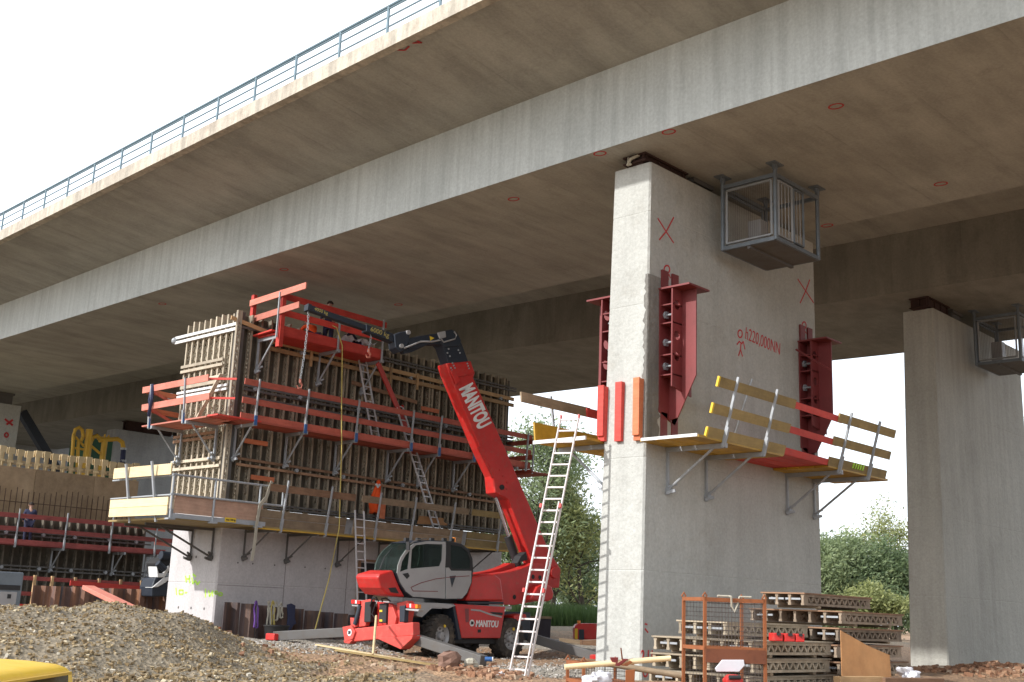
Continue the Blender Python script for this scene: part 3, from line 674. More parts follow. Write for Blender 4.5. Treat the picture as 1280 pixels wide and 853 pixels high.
for z_, xs in ((10.26, (24.2, 27.0, 29.5, 31.3, 34.6)), (8.64, (22.4, 24.3, 27.0, 31.5)), (6.05, (24.4, 26.5, 29.4, 33.0))):
    for x_ in xs: MB().tube((x_, 33.9, z_), (x_, 33.42, z_), .016, 6).tube((x_, 33.56, z_), (x_, 33.48, z_), .07, 8).build('tie_nut', 'galv', ff)
MB().bar((26.6, 33.55, 9.6), (29.9, 33.55, 9.35), .05, .14).build('loose_board', 'brown_board', ff)
# side formwork (sunlit)
fs = thing('wall_formwork', 'narrow sunlit formwork side with pale lattice beams at the left end of the tall formwork', 'formwork', (21.7, 35.4, FZ0), 'formwork panels round the new pier')
MB().box(21.8, 21.826, 33.9, 36.98, FZ0, FZ1-.05).build('plywood', 'ply_dark_side', fs)
lat2 = MB(); lat2.v = [V((-p.y, p.x, p.z)) for p in lattice(FZ1-FZ0).v]; lat2.f = lat.f
first = None
for k in range(9):
    loc = V((21.8, 33.98+k*.365, FZ0+random.uniform(-.05, .04)))
    if first is None:
        g = MB(); g.v = [p+loc for p in lat2.v]; g.f = lat2.f; first = g.build('timber_beam', 'beam_wood_sunlit', fs); base = loc
    else: dup(first, fs, loc-base, 'timber_beam')
def sidech(y0, y1, z, mat, gap=.09, h=.1): return channel((21.5, y0, z), (21.5, y1, z), mat, fs, gap, h)
sidech(33.6, 37.6, 10.72, 'white'); sidech(34.3, 37.0, 9.55, 'beam_wood_sunlit'); sidech(33.9, 37.1, 8.62, 'white', .07, .08); sidech(34.3, 36.9, 8.95, 'beam_wood_sunlit', .08, .12); sidech(33.9, 37.0, 6.05, 'beam_wood_sunlit', .13, .1)
sidech(34.2, 37.0, 7.0, 'brown_board', .08, .1)
for yy, zz in ((37.65, 10.72), (37.5, 8.62)): MB().sphere((21.5, yy, zz), .13, 10, 6).build('tie_head', 'galv', fs)
MB().box(21.56, 21.8, 33.62, 33.86, FZ0, FZ1).build('corner_post', 'steel_dark', fs)
pl = lattice(FZ1-FZ0, .26, .1); pl.v = [V((21.6-p.y*.7, 33.55+p.x, p.z+FZ0)) for p in pl.v]; pl.build('corner_beam', 'beam_wood_sunlit', fs)
MB().bar((21.3, 34.0, 9.05), (21.3, 35.4, 7.4), .06, .14, (1, 0, 0)).build('prop_board', 'beam_wood_sunlit', fs)

# middle red scaffold
rb = 'red_board'
def redrails(Lw): return [(-.0, Lw, 1.2, .2, rb, .045), (-.0, Lw, .58, .2, rb, .045), (0, Lw, .02, .24, rb, .045)]
def redscaf(label, A, B, out, w, posts, brk, Lw, name='red_scaffold', dm='red_board', rails=None, z=7.3):
    t = scaffold(name, label, 'scaffold', A, B, out, w, z, posts, rails or redrails(Lw), dm, .05, 'red board scaffolds on the formwork', brk, 1.25, .1, 1.45, 'galv', 'galv', 3)
    return t
t = redscaf('long red board scaffold midway up the front of the tall formwork', (21.2, 33.62, 0), (35.4, 33.62, 0), (0, -1, 0), 1.2, (.55, 2.6, 4.85, 7.5, 8.95, 10.85, 13.9), (.6, 2.7, 4.9, 7.4, 9.0, 10.9, 13.4), 14.2)
for s_ in (.55, 2.6, 4.85, 7.5, 8.95, 10.85): MB().box(21.2+s_-.05, 21.2+s_+.05, 32.34, 32.38, 7.2, 7.52).build('post_shoe', 'blue', t)
t = redscaf('short faded red board scaffold round the sunlit left end of the tall formwork', (21.5, 33.0, 0), (21.5, 37.1, 0), (-1, 0, 0), 1.25, (1.35, 3.55), (1.2, 3.4), 4.1, dm='pink_board', rails=[(.0, 4.2, 1.2, .22, 'pink_board', .045), (-.1, 4.2, .58, .22, 'pink_board', .045)])
for s_ in (1.35, 3.55): MB().box(20.2, 20.24, 33+s_-.05, 33+s_+.05, 7.22, 7.55).build('post_shoe', 'blue', t)
for z_ in (8.6, 7.95): MB().bar((20.3, 37.15, z_), (22.3, 37.15, z_-.05), .045, .18).build('guard_board', 'orange_board', t); MB().bar((20.35, 37.0, z_+.05), (21.6, 37.3, z_-.3), .045, .1).build('guard_board', 'red_board', t); MB().bar((20.35, 33.2, z_+.02), (20.9, 32.4, z_+.02), .04, .07).build('guard_board', 'red_bright', t)
MB().box(20.3, 22.0, 32.4, 33.0, 7.33, 7.38).build('deck_plank', 'red_bright', t)
sl_ = thing('lifting_sling', 'black sling hanging on the left end of the red scaffold rail', 'sling', (20.3, 36.6, 7.6)); MB().path([(20.18, 36.5, 8.75), (20.15, 36.42, 8.2), (20.15, 36.5, 7.65), (20.18, 36.6, 8.2), (20.22, 36.6, 8.75)], .06).build('webbing', 'navy', sl_)
t = thing('red_scaffold', 'red rail ends wrapping round the right end of the tall formwork', 'scaffold', (36, 33.5, 7.3), 'red board scaffolds on the formwork')
for z_ in (8.45, 7.8, 7.2): MB().bar((35.5, 32.4, z_+.0), (35.5, 35.5, z_), .045, .2).build('guard_board', rb, t)
MB().box(35.4, 36.6, 32.3, 34.6, 7.15, 7.2).build('deck_plank', rb, t)
MB().bar((35.45, 32.36, 7.1), (35.45, 32.3, 8.9), .06, .05, (1, 0, 0)).build('post', 'galv', t)

# bright red working basket at the top left
t = thing('red_scaffold', 'bright red top scaffold with open railings where the workers stand', 'scaffold', (24.5, 33.0, 10.4), 'red board scaffolds on the formwork')
R_ = 'red_bright'; Yb = 32.45
MB().box(22.3, 27.1, Yb, 33.5, 10.42, 10.48).build('deck_plank', R_, t)
MB().bar((22.35, Yb-.03, 10.6), (27.0, Yb-.03, 10.6), .05, .34).build('guard_board', R_, t)
MB().bar((22.5, Yb-.03, 11.24), (27.0, Yb-.03, 11.2), .045, .22).build('guard_board', R_, t)
MB().bar((22.4, Yb-.03, 11.82), (27.15, Yb-.03, 11.74), .045, .22).build('guard_board', R_, t)
MB().bar((22.4, Yb-.1, 10.0), (22.4, Yb-.1, 12.0), .2, .16, (1, 0, 0)).build('corner_post', R_, t)
MB().bar((22.4, 34.1, 10.3), (22.4, 34.1, 12.1), .16, .14, (1, 0, 0)).build('corner_post', R_, t)
MB().bar((22.28, 34.15, 11.78), (22.28, 30.9, 11.9), .045, .22).build('guard_board', 'pink_board', t)
MB().bar((22.28, 34.0, 11.15), (22.28, 31.2, 11.28), .045, .22).build('guard_board', 'pink_board', t)
MB().bar((22.3, 33.6, 10.5), (22.3, 32.5, 10.56), .3, .05).build('deck_plank', R_, t)
for x_ in (22.25, 24.9, 26.95):
    MB().bar((x_, Yb-.12, 10.3), (x_, Yb-.12, 11.9 if x_ != 24.9 else 11.35), .05, .06, (1, 0, 0)).build('post', 'galv', t)
    wall_bracket((x_+.15, 33.62, 10.42), V((0, -1, 0)), 1.2, 1.25, 'galv', parent=t)
MB().bar((27.0, 32.6, 10.3), (29.2, 33.3, 8.25), .2, .06, (0, -1, 0)).build('slanted_board', R_, t)

# lower platform: metal-railed corner and planked front
t = scaffold('timber_platform', 'long weathered plank platform along the front of the new pier with leaning posts', 'platform', (22.0, 33.9, 0), (34.6, 33.9, 0), (0, -1, 0), 1.75, 3.86, (.95, 2.8, 5.0, 6.7, 8.7, 11.3), [(.0, 3.65, .02, .3, gb, .05), (.0, 3.65, .33, .26, gb, .05), (4.0, 9.35, .02, .3, gb, .05), (4.0, 9.35, .33, .26, gb, .05), (9.6, 12.6, .0, .3, 'yellow_grey', .05), (9.6, 12.6, .32, .26, 'yellow_grey', .05), (.3, 3.9, 1.2, .24, 'brown_board', .05), (4.2, 9.5, 1.2, .24, gb, .05), (9.7, 12.6, 1.2, .24, 'yellow_grey', .05)], 'yellow_grey', .05, 'platforms round the new pier', (.75, 2.5, 4.75, 6.7, 9.2, 11.4), 1.05, .25, 1.6, 'galv', 'steel_dark', 3, .75)
MB().bar((22.0, 32.12, 3.83), (34.6, 32.12, 3.83), .03, .05).build('deck_edge', 'yellow_ply', t)
t = thing('metal_platform', 'grey metal railed platform corner with a brown toe panel below the sunlit formwork end', 'platform', (20, 33.5, 3.9), 'platforms round the new pier')
MB().box(18.85, 22.3, 32.15, 33.88, 3.86, 3.92).build('deck_plank', 'yellow_grey', t)
MB().box(18.85, 21.8, 33.9, 36.0, 3.86, 3.92).build('deck_plank', 'yellow_grey', t)
MB().box(18.85, 22.3, 32.1, 32.14, 3.9, 4.04).build('edge_beam', 'galv', t)
MB().box(18.95, 22.2, 32.16, 32.19, 4.06, 4.6).build('toe_panel', wood('pinkish_toe_panel', (.34, .2, .14), (.44, .28, .2), (.6, .6, 8), 2, .8, .3), t)
for z_ in (4.62, 5.22): MB().tube((18.75, 32.1, z_), (22.9, 32.1, z_), .035, 8).build('rail', 'galv', t)
MB().tube((22.9, 32.1, 5.22), (22.9, 32.1, 4.62), .035, 8).build('rail', 'galv', t)
for x_ in (18.8, 20.3, 22.0): MB().tube((x_, 32.1, 3.86), (x_, 32.1, 5.22), .035, 8).box(x_-.12, x_+.12, 31.98, 32.2, 3.84, 3.89).build('post', 'galv', t)
MB().box(20.75, 21.15, 32.07, 32.095, 3.93, 4.07).build('warning_plate', 'yellow_mark', t)
tx = text_mb('max 150 kg', lambda x_, y_, z_: V((20.95+x_, 32.064-z_, 4.0+y_)), .075, .002, 0, .003, 1, 'CENTER'); tx.build('lettering', 'black', t)
for s_ in (34.3, 35.6): wall_bracket((21.83, s_, 3.86), V((-1, 0, 0)), 2.6, 1.1, 'steel_dark', parent=t, th=.75)
nb_ = 'new_sunlit_board'
for z_, h in ((3.98, .28), (4.27, .26), (5.22, .34)): MB().bar((18.75, 32.2, z_+h/2), (18.6, 35.5, z_+h/2), .05, h).build('guard_board', nb_, t, .004)
for s_ in (33.0, 34.6): MB().bar((18.86, s_, 3.8), (18.5, s_, 5.65), .06, .08, (0, 1, 0)).build('post', 'galv', t)
for z_ in (4.6, 5.2): MB().tube((18.8, 32.15, z_), (18.8, 35.9, z_), .03, 8).build('rail', 'galv', t)
# strip of torn cloth, jackets, loose boards
t = thing('cloth_strip', 'long torn pale cloth strip hanging from the platform corner', 'cloth', (22.2, 32.0, 3)); pts = [onY(x_, y_, 32.0) for x_, y_ in ((340, 602), (333, 622), (325, 632), (321, 655), (319, 675), (315, 700))]
mb = MB(); n_ = len(pts)
for a_, b_ in zip(pts, pts[1:]): mb.bar(a_, b_+(b_-a_)*.05, .14, .012, (0.3, -1, 0))
mb.build('fabric', 'cloth_grey', t)
t = thing('hi_vis_jacket', 'orange hi vis jacket hung on the formwork above the plank platform', 'jacket', onY(470, 632, 33.45))
random.seed(17); rg = []
for k, (xc_, y_, hw) in enumerate(((473, 600.5, .6), (473, 603, 2.4), (472.5, 608, 4.2), (471, 614, 5.8), (470, 620, 7.2), (469, 626, 7.6), (467.5, 631, 7.0), (467, 636, 4.5), (467.5, 641, 1.5))):
    c_ = onY(xc_, y_, 33.36); r_ = hw*.026; rg.append([c_+V((cos(2*pi*i/22)*r_, sin(2*pi*i/22)*(.05+.02*k)*(1+.35*sin(i*2.4+k*.3)), (random.uniform(-.03, .03) if k < 7 else .05*sin(i*1.1)))) for i in range(22)])
MB().loft(rg).build('jacket_body', 'hivis', t, 0, True)
MB().path([onY(463, 624, 33.1), onY(469, 625.5, 33.06), onY(476, 623.5, 33.1)], .045, 6).build('reflective_band', 'reflect', t, 0, True)
MB().path([onY(470, 605, 33.16), onY(472.5, 609, 33.1), onY(474.5, 606, 33.16)], .045, 6).build('reflective_band', 'reflect', t, 0, True)
t = thing('timber_board', 'small orange plywood offcut standing on the plank platform beside the thin ladder foot', 'board', onY(540, 655, 33.0)); MB().prism([onY(x_, y_, 33.0) for x_, y_ in ((524, 645), (554, 648), (554, 653), (559, 655), (558, 657), (521, 655))], (0, -.03, 0)).build('board', 'ply_orange', t)
t = thing('timber_board', 'upright orange board below the hung orange jacket', 'board', onY(476, 648, 33.0)); MB().prism([onY(x_, y_, 33.0) for x_, y_ in ((476, 629), (481.5, 630), (480, 649), (474, 648))], (0, -.04, 0)).build('board', 'orange_board', t)

# ladders ---------------------------------------------------------------
def ladder(label, foot, top, w, mat, side, step=.28, group='ladders', rail=(.025, .07), hue=None, tip=None):
    foot, top, side = V(foot), V(top), V(side).normalized(); d = top-foot; L_ = d.length; d.normalize(); nrm = d.cross(side).normalized()
    t = thing('ladder', label, 'ladder', foot, group)
    for s in (-1, 1): MB().bar(foot+side*s*w/2, top+side*s*w/2, rail[0], rail[1], nrm).build('ladder_rail', mat, t)
    k = step*.8
    while k < L_-.05:
        p = foot+d*k; MB().bar(p-side*w/2, p+side*w/2, .04, .035, d).build('rung', mat, t); k += step
    if tip:
        for s in (-1, 1): MB().bar(top+side*s*w/2-d*.06, top+side*s*w/2+d*.03, rail[0]+.01, rail[1]+.01, nrm).build('end_cap', tip, t)
    return t
wl = ladder('long white extension ladder leaning on the yellow platform of the front pier', (19.72, 18.22, .02), (20.98, 17.98, 6.15), .46, 'ladder_white', (-.35, .94, 0), .283, tip='red_lens')
d = (V((20.98, 17.98, 6.15))-V((19.72, 18.22, .02))).normalized(); sd = V((-.35, .94, 0)).normalized(); n_ = d.cross(sd)
for s_ in (-1, 1):
    a_ = V((19.72, 18.22, .02))+sd*s_*.19-n_*.09*(-1)
    MB().bar(a_+d*.05, a_+d*4.1, .025, .06, n_).build('ladder_rail', 'ladder_white', wl)
    for k in (1.95, 3.95): MB().bar(a_+d*k+sd*s_*.05, a_+d*(k+.09)+sd*s_*.05, .05, .1, n_).build('rail_clamp', 'red_lens', wl)
ladder('grey aluminium ladder between the ground and the plank platform behind the telehandler cab', (26.75, 32.1, .35), (26.1, 31.98, 4.75), .4, 'alu', (1, .0, 0), .28)
ladder('thin grey ladder standing on the plank platform under the red scaffold', (31.0, 32.9, 3.95), (28.6, 33.1, 9.0), .38, 'alu', (1, .1, 0), .28, tip='red_lens')
ladder('thin grey ladder from the red scaffold up to the bright red top scaffold', (27.55, 33.0, 7.35), (26.75, 33.3, 10.7), .38, 'alu', (1, .1, 0), .28)
# rope from the basket to the ground, chain with hook -> built with the telehandler
t = thing('rope', 'thin yellow rope hanging from the top scaffold down to the ground', 'rope', onY(428, 600, 32.2))
MB().path([onY(411, 398, 32.3)+V((0, .4, 0)), onY(421, 410, 32.3), onY(428, 433, 32.3), onY(427, 500, 32.2), onY(427, 560, 32.1), onY(424, 660, 32.0), onY(411, 725, 31.7), onY(393, 790, 31.3)], .022, 5).build('rope_strand', 'rope', t)
# ---------------------------------------------------------------- rotating telehandler
YN = 25.43
tm = thing('telehandler', 'red telescopic handler with grey cab and raised boom in front of the tall formwork', 'telehandler', (25.5, 26.6, .15))
def q(x, y, Y=YN): return onY(x, y, Y)
def z6(x, y): return (460+x/7.106, 650+y/7.106)
def z7(x, y): return (600+x/6.093, 690+y/6.093)
def pp(pts, Y0, Y1, name, mat, bevel=0, parent=tm, tr=None, smooth=False):
    P = [q(*(tr(*p) if tr else p), YN) for p in pts]
    P = [V((p.x, Y0, p.z)) for p in P]
    return MB().prism(P, (0, Y1-Y0, 0)).build(name, mat, parent, bevel, smooth)
# chassis
MB().box(22.75, 28.7, 26.05, 27.25, .62, 1.5).build('chassis', 'man_dark', tm, .03)
MB().box(24.75, 26.75, 25.6, 27.7, .5, .78).build('underbody', 'black', tm, .03)
pp([(569, 755), (632, 759), (625.5, 798), (577.5, 798)], YN, YN+.55, 'side_panel', 'man_red', .02)
pp([(566, 756), (570, 756), (578, 799), (574, 800)], YN+.02, YN+.5, 'panel_edge', 'man_dark')
MB().box(22.9, 27.2, YN+.06, 27.8, 1.56, 1.66).build('deck_plate', 'man_grey', tm, .02)
pp([(504, 757), (512, 753), (548, 754), (570, 757), (560, 761), (540, 760), (527, 772), (520, 770), (524, 760)], YN-.02, YN+.5, 'mudguard', 'man_grey', .01)
MB().box(24.3, 26.6, 25.9, 27.4, 1.62, 1.9).build('slew_ring', 'black', tm, .03)
pp([(645, 770), (660, 768), (662, 775), (646, 777)], YN+.1, YN+.7, 'mudguard', 'man_red', .01)
# wheels
def wheel(X, Yc, z, w=.46, r=.6, steer=0):
    prof = [(-.5, .34), (-.5, .5), (-.44, .56), (-.3, .585), (0, .59), (.3, .585), (.44, .56), (.5, .5), (.5, .34)]
    rot = Matrix.Rotation(steer, 3, 'Z'); C_ = V((X, Yc, z))
    def P(a, y_, rr): return C_+rot@V((cos(a)*rr, y_*w, sin(a)*rr))
    n = 32; t_ = MB(); t_.loft([[P(2*pi*i/n, y_, rr*r/.6) for y_, rr in prof] for i in range(n+1)], cap=False, closed=True)
    for i in range(20):
        for s in (-1, 1):
            a = 2*pi*(i+(.5 if s > 0 else 0))/20; da = .085
            lo = [P(a-da, s*.48, .55), P(a+da, s*.48, .55), P(a+da+.13, s*.03, .58), P(a-da+.13, s*.03, .58)]
            hi = [P(a-da*.8, s*.47, .618), P(a+da*.8, s*.47, .618), P(a+da*.8+.13, s*.03, .632), P(a-da*.8+.13, s*.03, .632)]
            t_.hexa(lo, hi)
    ty = t_.build('tyre', 'rubber', None); 
    wo = MB().loft([[P(2*pi*i/24, y_, rr) for i in range(24)] for y_, rr in ((-.5, .35), (-.46, .36), (-.3, .3), (-.22, .28), (-.2, .12), (-.42, .1), (-.44, .0))], cap=False).loft([[P(2*pi*i/24, y_, rr) for i in range(24)] for y_, rr in ((.5, .35), (.3, .3), (.2, .12), (.2, .0))], cap=False).build('wheel', 'man_grey', tm, 0, True)
    off = root_loc(tm)
    ty.parent = wo; ty.data.transform(Matrix.Translation(-off))
    MB().tube(P(1.3, -.49, .3), P(1.3, -.44, .3), .05, 8).build('rim_mark', 'yellow_mark', wo)
    for k in range(8): MB().tube(P(k*pi/4, -.26, .2), P(k*pi/4, -.2, .2), .025, 6).build('wheel_nut', 'steel_dark', wo)
wheel(24.22, YN+.26, .72, steer=.12); wheel(27.22, YN+.26, .68, .46, .62); wheel(24.22, 27.6, .72, steer=.12); wheel(27.22, 27.6, .68, .46, .62)
# cab
out6 = [(250, 470), (258, 400), (285, 330), (330, 265), (400, 205), (520, 183), (700, 188), (830, 215), (900, 265), (932, 345), (938, 450), (925, 560), (885, 655), (840, 705), (700, 708), (400, 690), (330, 640), (280, 560)]
cabP = [q(*z6(*p)) for p in out6]; cc_ = sum(cabP, V())/len(cabP)
YF = YN+1.02
def inset(p, k): return cc_+(p-cc_)*k
def band(idx, name, mat, k0=1., k1=.955):
    m = MB()
    for i in idx:
        a, b_ = cabP[i % 18], cabP[(i+1) % 18]
        pts = [inset(a, k0), inset(b_, k0), inset(b_, k1), inset(a, k1)]
        m.hexa([V((p.x, YN+.02, p.z)) for p in pts], [V((p.x, YF, p.z)) for p in pts])
    return m.build(name, mat, tm)
band([4, 5, 6, 7], 'cab_roof', 'man_dark', 1.01); band([8, 9, 10, 11], 'cab_back', 'black'); band([12, 13, 14, 15, 16, 17], 'cab_floor', 'man_dark')
band([0, 1, 2, 3], 'windscreen', 'glass', .985, .97)
def side(Ys, sgn):
    def T(a, b_, c): p = q(*z6(a, b_)); return V((p.x, Ys+sgn*c, p.z))
    inn = [(out6[i][0]*.975+600*.025, out6[i][1]*.975+450*.025) for i in range(18)]
    front = [inn[i] for i in (16, 17, 0, 1, 2, 3, 4, 5, 6)]+[(684, 450), (684, 700), (400, 683)]
    plate2(front, [[(372, 272), (352, 438), (285, 462), (302, 372), (335, 312)], [(425, 225), (520, 214), (662, 218), (655, 360), (635, 412), (378, 434), (390, 262)]], T, .04).build('cab_door', 'man_grey', tm)
    rear = [(692, 192)]+[inn[i] for i in (7, 8, 9, 10)]+[(915, 448), (740, 448), (722, 420), (692, 420)]
    plate2(rear, [[(735, 225), (830, 240), (885, 290), (908, 360), (905, 436), (750, 436), (735, 412)]], T, .035).build('window_frame', 'black', tm)
    plate2([(692, 424), (720, 424), (738, 452), (918, 452)]+[inn[i] for i in (11, 12, 13)]+[(692, 700)], [], T, .04).build('cab_panel', 'man_grey', tm)
    for poly in ([(372, 272), (352, 438), (285, 462), (302, 372), (335, 312)], [(425, 225), (520, 214), (662, 218), (655, 360), (635, 412), (378, 434), (390, 262)], [(735, 225), (830, 240), (885, 290), (908, 360), (905, 436), (750, 436), (735, 412)]):
        MB().prism([T(a, b_, .015) for a, b_ in poly], (0, .008*sgn, 0)).build('window_pane', 'glass', tm)
side(YN, 1); side(YF-.04, 1)
d6 = lambda a, b_, y_: (lambda p: V((p.x, y_, p.z)))(q(*z6(a, b_)))
MB().prism([d6(305, 480, YN-.006), (d6(355, 470, YN-.006)), d6(370, 500, YN-.006), d6(345, 525, YN-.006)], (0, .02, 0)).build('door_handle', 'black', tm)
MB().prism([d6(725, 500, YN-.006), d6(780, 495, YN-.006), d6(745, 600, YN-.006)], (0, .02, 0)).build('door_badge', 'man_dark', tm)
st = MB()
for a_, b_ in (((380, 600), (470, 560)), ((470, 560), (600, 525)), ((600, 525), (684, 515)), ((692, 512), (900, 498)), ((380, 600), (400, 632)), ((400, 632), (620, 636))): st.bar(d6(*a_, YN-.003), d6(*b_, YN-.003), .008, .02)
st.build('door_stripe', 'bracket_red', tm)
MB().box(24.0, 24.4, 25.75, 26.2, 1.9, 2.4).box(24.3, 24.42, 25.75, 26.2, 2.3, 2.95).build('driver_seat', 'black', tm, .05)
# beacon, lamps, grab rails
b0 = d6(825, 195, YN+.3); MB().tube(b0, b0+V((0, 0, .13)), .07, 12, .05).build('beacon', 'orange_lens', tm, 0, True)
for k, xx in enumerate((365, 470, 590, 700, 770)): b_ = d6(xx, 185, YN+.12); MB().box(b_.x-.07, b_.x+.07, b_.y-.05, b_.y+.05, b_.z-.03, b_.z+.08).build('work_lamp', 'black', tm, .01)
gr = MB(); gr.path([d6(330, 265, YN-.06), d6(345, 225, YN-.06), d6(420, 180, YN-.05), d6(520, 165, YN)], .018, 6); gr.build('grab_rail', 'steel_dark', tm)
ww = MB(); ww.path([d6(205, 440, YN+.5), d6(250, 330, YN+.5), d6(315, 250, YN+.5)], .016, 5); ww.build('wiper', 'black', tm)
MB().bar(d6(325, 195, YN-.15), d6(325, 270, YN-.15), .04, .14, (0, 1, 0)).build('wing_mirror', 'black', tm, .01)
# nose, hood, turret
pp([(100, 510), (118, 482), (235, 446), (262, 520), (300, 610), (345, 688), (180, 664), (128, 605)], YN+.06, YF+.05, 'nose_cover', 'man_red', .05, tr=z6)
pp([(192, 606), (255, 600), (288, 655), (215, 645)], YN+.05, YN+.1, 'vent', 'black', tr=z6)
pp([(-60, 190), (0, 175), (120, 168), (165, 205), (188, 375), (-95, 375), (-75, 300)], YN+.02, YN+1.35, 'engine_hood', 'man_red', .06, tr=z7)
pp([(-95, 380), (190, 382), (185, 398), (-80, 396)], YN+.04, YN+1.3, 'hood_skirt', 'man_dark', .01, tr=z7)
pp([(165, 182), (370, 150), (440, 130), (500, 105), (530, 86), (610, 95), (638, 150), (642, 262), (610, 370), (395, 410), (190, 405)], YN+.75, YN+1.15, 'turret_side', 'man_red', .02, tr=z7)
pp([(165, 182), (370, 150), (440, 130), (500, 105), (530, 86), (610, 95), (638, 150), (642, 262), (610, 370), (395, 410), (190, 405)], YN+1.75, YN+2.1, 'turret_side', 'man_red', .02, tr=z7)
pp([(190, 300), (600, 300), (600, 370), (395, 405), (190, 400)], YN+1.1, YN+1.8, 'turret_base', 'man_red', .02, tr=z7)
pp([(468, 375), (480, 330), (520, 268), (560, 250), (630, 262), (644, 320), (636, 365), (600, 382)], YN+.45, YN+2.3, 'counterweight', 'man_red', .07, tr=z7)
for a_, b_ in ((533, 192), (585, 198), (392, 348)): p = q(*z7(a_, b_)); MB().tube(V((p.x, YN+.738, p.z)), V((p.x, YN+.78, p.z)), .075, 14).build('port_hole', 'black', tm)
pp([(675, 704), (680, 695), (686, 690), (688, 700)], YN+1.0, YN+1.3, 'hose_guard', 'black', .01)
# boom in its own slightly turned plane
P0 = q(692, 722, YN+1.45); BD = V((-.978, .208, 0)); BN = V((.208, .978, 0))
def bq(x, y, off=0.): return onP(x, y, P0, BN)+BN*off
def bp(pts, o0, o1, name, mat, bevel=0, smooth=False, parent=tm):
    return MB().prism([bq(*p, 0)+BN*o0 for p in pts], BN*(o1-o0)).build(name, mat, parent, bevel, smooth)
bm_ = bp([(552, 456), (583, 453), (588, 468), (586, 474), (625, 560), (680, 688), (695, 712), (693, 735), (674, 735), (662, 710), (629, 625), (613, 617), (611, 596), (594, 560), (556, 470)], -.29, .29, 'boom', 'man_red', .035)
bp([(553, 458), (582, 455), (586, 466), (583, 470), (562, 474), (557, 468)], -.33, .33, 'boom_collar', 'man_red', .02)
bp([(556.5, 466), (560, 464), (568.5, 478), (563.5, 482)], -.36, -.3, 'boom_bracket', 'man_red', .01)
rv = MB()
for x_, y_ in ((559, 456), (560.5, 459), (562, 462), (577.5, 456.5), (578.5, 459.5), (579.5, 462.5), (557, 462), (559, 465)): rv.tube(bq(x_, y_, -.345), bq(x_, y_, -.32), .03, 8)
for x_, y_ in ((553, 434), (555.5, 438), (554, 443), (557, 447), (562, 431), (564, 434), (567.5, 439.5), (569.5, 443)): rv.tube(bq(x_, y_, -.285), bq(x_, y_, -.255), .03, 8)
build_each(rv, 'bolt', 'galv', tm)
bp([(548.5, 434), (553, 427), (568, 424), (572.5, 432), (580.5, 454), (556, 457)], -.26, .26, 'telescope_section', 'man_dark', .02)
bp([(541, 420), (549, 416), (559, 413.5), (566, 418), (571, 428), (568, 435), (550, 436), (545, 430)], -.31, .31, 'boom_knuckle', 'man_dark', .04)
MB().prism([bq(*p, -.36) for p in ((540, 418), (550, 416), (551, 424), (543, 426))], BN*.06).build('sensor_box', 'man_grey', tm, .02)
bp([(560, 416), (540, 418.5), (520, 421.5), (506, 424.5), (508, 438), (520, 436), (535, 431.5), (552, 432)], -.2, .2, 'fly_jib', 'man_dark', .02)
bp([(533, 421.5), (539, 424), (534, 427.5)], -.206, -.19, 'warning_sticker', 'yellow_mark')
bp([(488.5, 420), (496, 416.5), (504, 415.5), (508, 417), (507, 428), (503, 438), (496, 442), (490, 436)], -.24, .24, 'jib_head', 'man_dark', .03)
for p in ((505.5, 417.5), (497, 434.5)): MB().tube(bq(*p, -.3), bq(*p, .3), .075, 10).build('pivot_pin', 'man_grey', tm)
bp([(500, 438), (518, 432), (530, 433), (513, 441), (503, 443)], -.12, .12, 'jib_cylinder', 'man_dark', .02)
MB().tube(bq(518, 437), bq(528, 433), .035, 8).build('jib_rod', 'chrome', tm)
bp([(455, 406.5), (488, 418), (489, 429), (455, 415.5)], -.17, .17, 'hook_beam', 'man_dark', .015)
bp([(385, 381.5), (457, 407.8), (457, 414), (383.5, 388.5)], -.12, .12, 'hook_beam_tip', 'man_dark', .012)
MB().prism([bq(*p, -.15) for p in ((383, 380.5), (387.5, 382), (386, 390), (382, 388.5))], BN*.3).build('beam_end', 'man_dark', tm, .01)
def jibtext(txt, a, b_, off, size):
    A_ = bq(*a, off); ex = (bq(*b_, off)-A_).normalized(); ez = BN.cross(ex).normalized()
    if ez.z < 0: ez = -ez
    text_mb(txt, lambda x_, y_, z_: A_+ex*x_+ez*y_-BN*z_, size, 0, 0, .003).build('lettering', 'rope', tm)
jibtext('6000 kg', (460, 412.5), (488, 422.8), -.172, .22); jibtext('4000 kg', (391, 387), (455, 410), -.122, .15)
hs = MB(); hs.path([bq(x_, y_, -.28) for x_, y_ in ((546, 427), (535, 429), (520, 429), (508, 434), (500, 437))], .03, 6); hs.build('hose', 'man_grey', tm)
hs = MB(); hs.path([bq(x_, y_, -.34) for x_, y_ in ((561, 417), (564, 421), (562, 426), (555, 428), (548, 430), (545, 426))], .025, 6); hs.build('hose', 'man_grey', tm)
MB().tube(bq(619.5, 622), bq(637, 675), .065, 12).build('lift_rod', 'chrome', tm, 0, True)
MB().tube(bq(635, 671), bq(650, 716), .14, 14).build('lift_cylinder', 'black', tm, 0, True)
MB().tube(bq(621, 610, -.33), bq(621, 610, .33), .09, 12).build('pivot_pin', 'black', tm)
MB().bar(bq(593, 560, -.24), bq(611, 598, -.24), .07, .08).build('hose_rail', 'man_red', tm)
for x_, y_ in ((619, 588), (623, 596), (628, 604), (628, 612), (619, 618)): MB().tube(bq(x_, y_, -.31), bq(x_, y_, -.28), .04, 10).build('boss', 'man_red', tm)
MB().tube(bq(687, 716, -.36), bq(687, 716, -.29), .2, 16).build('boom_pivot', 'man_red', tm, .01)
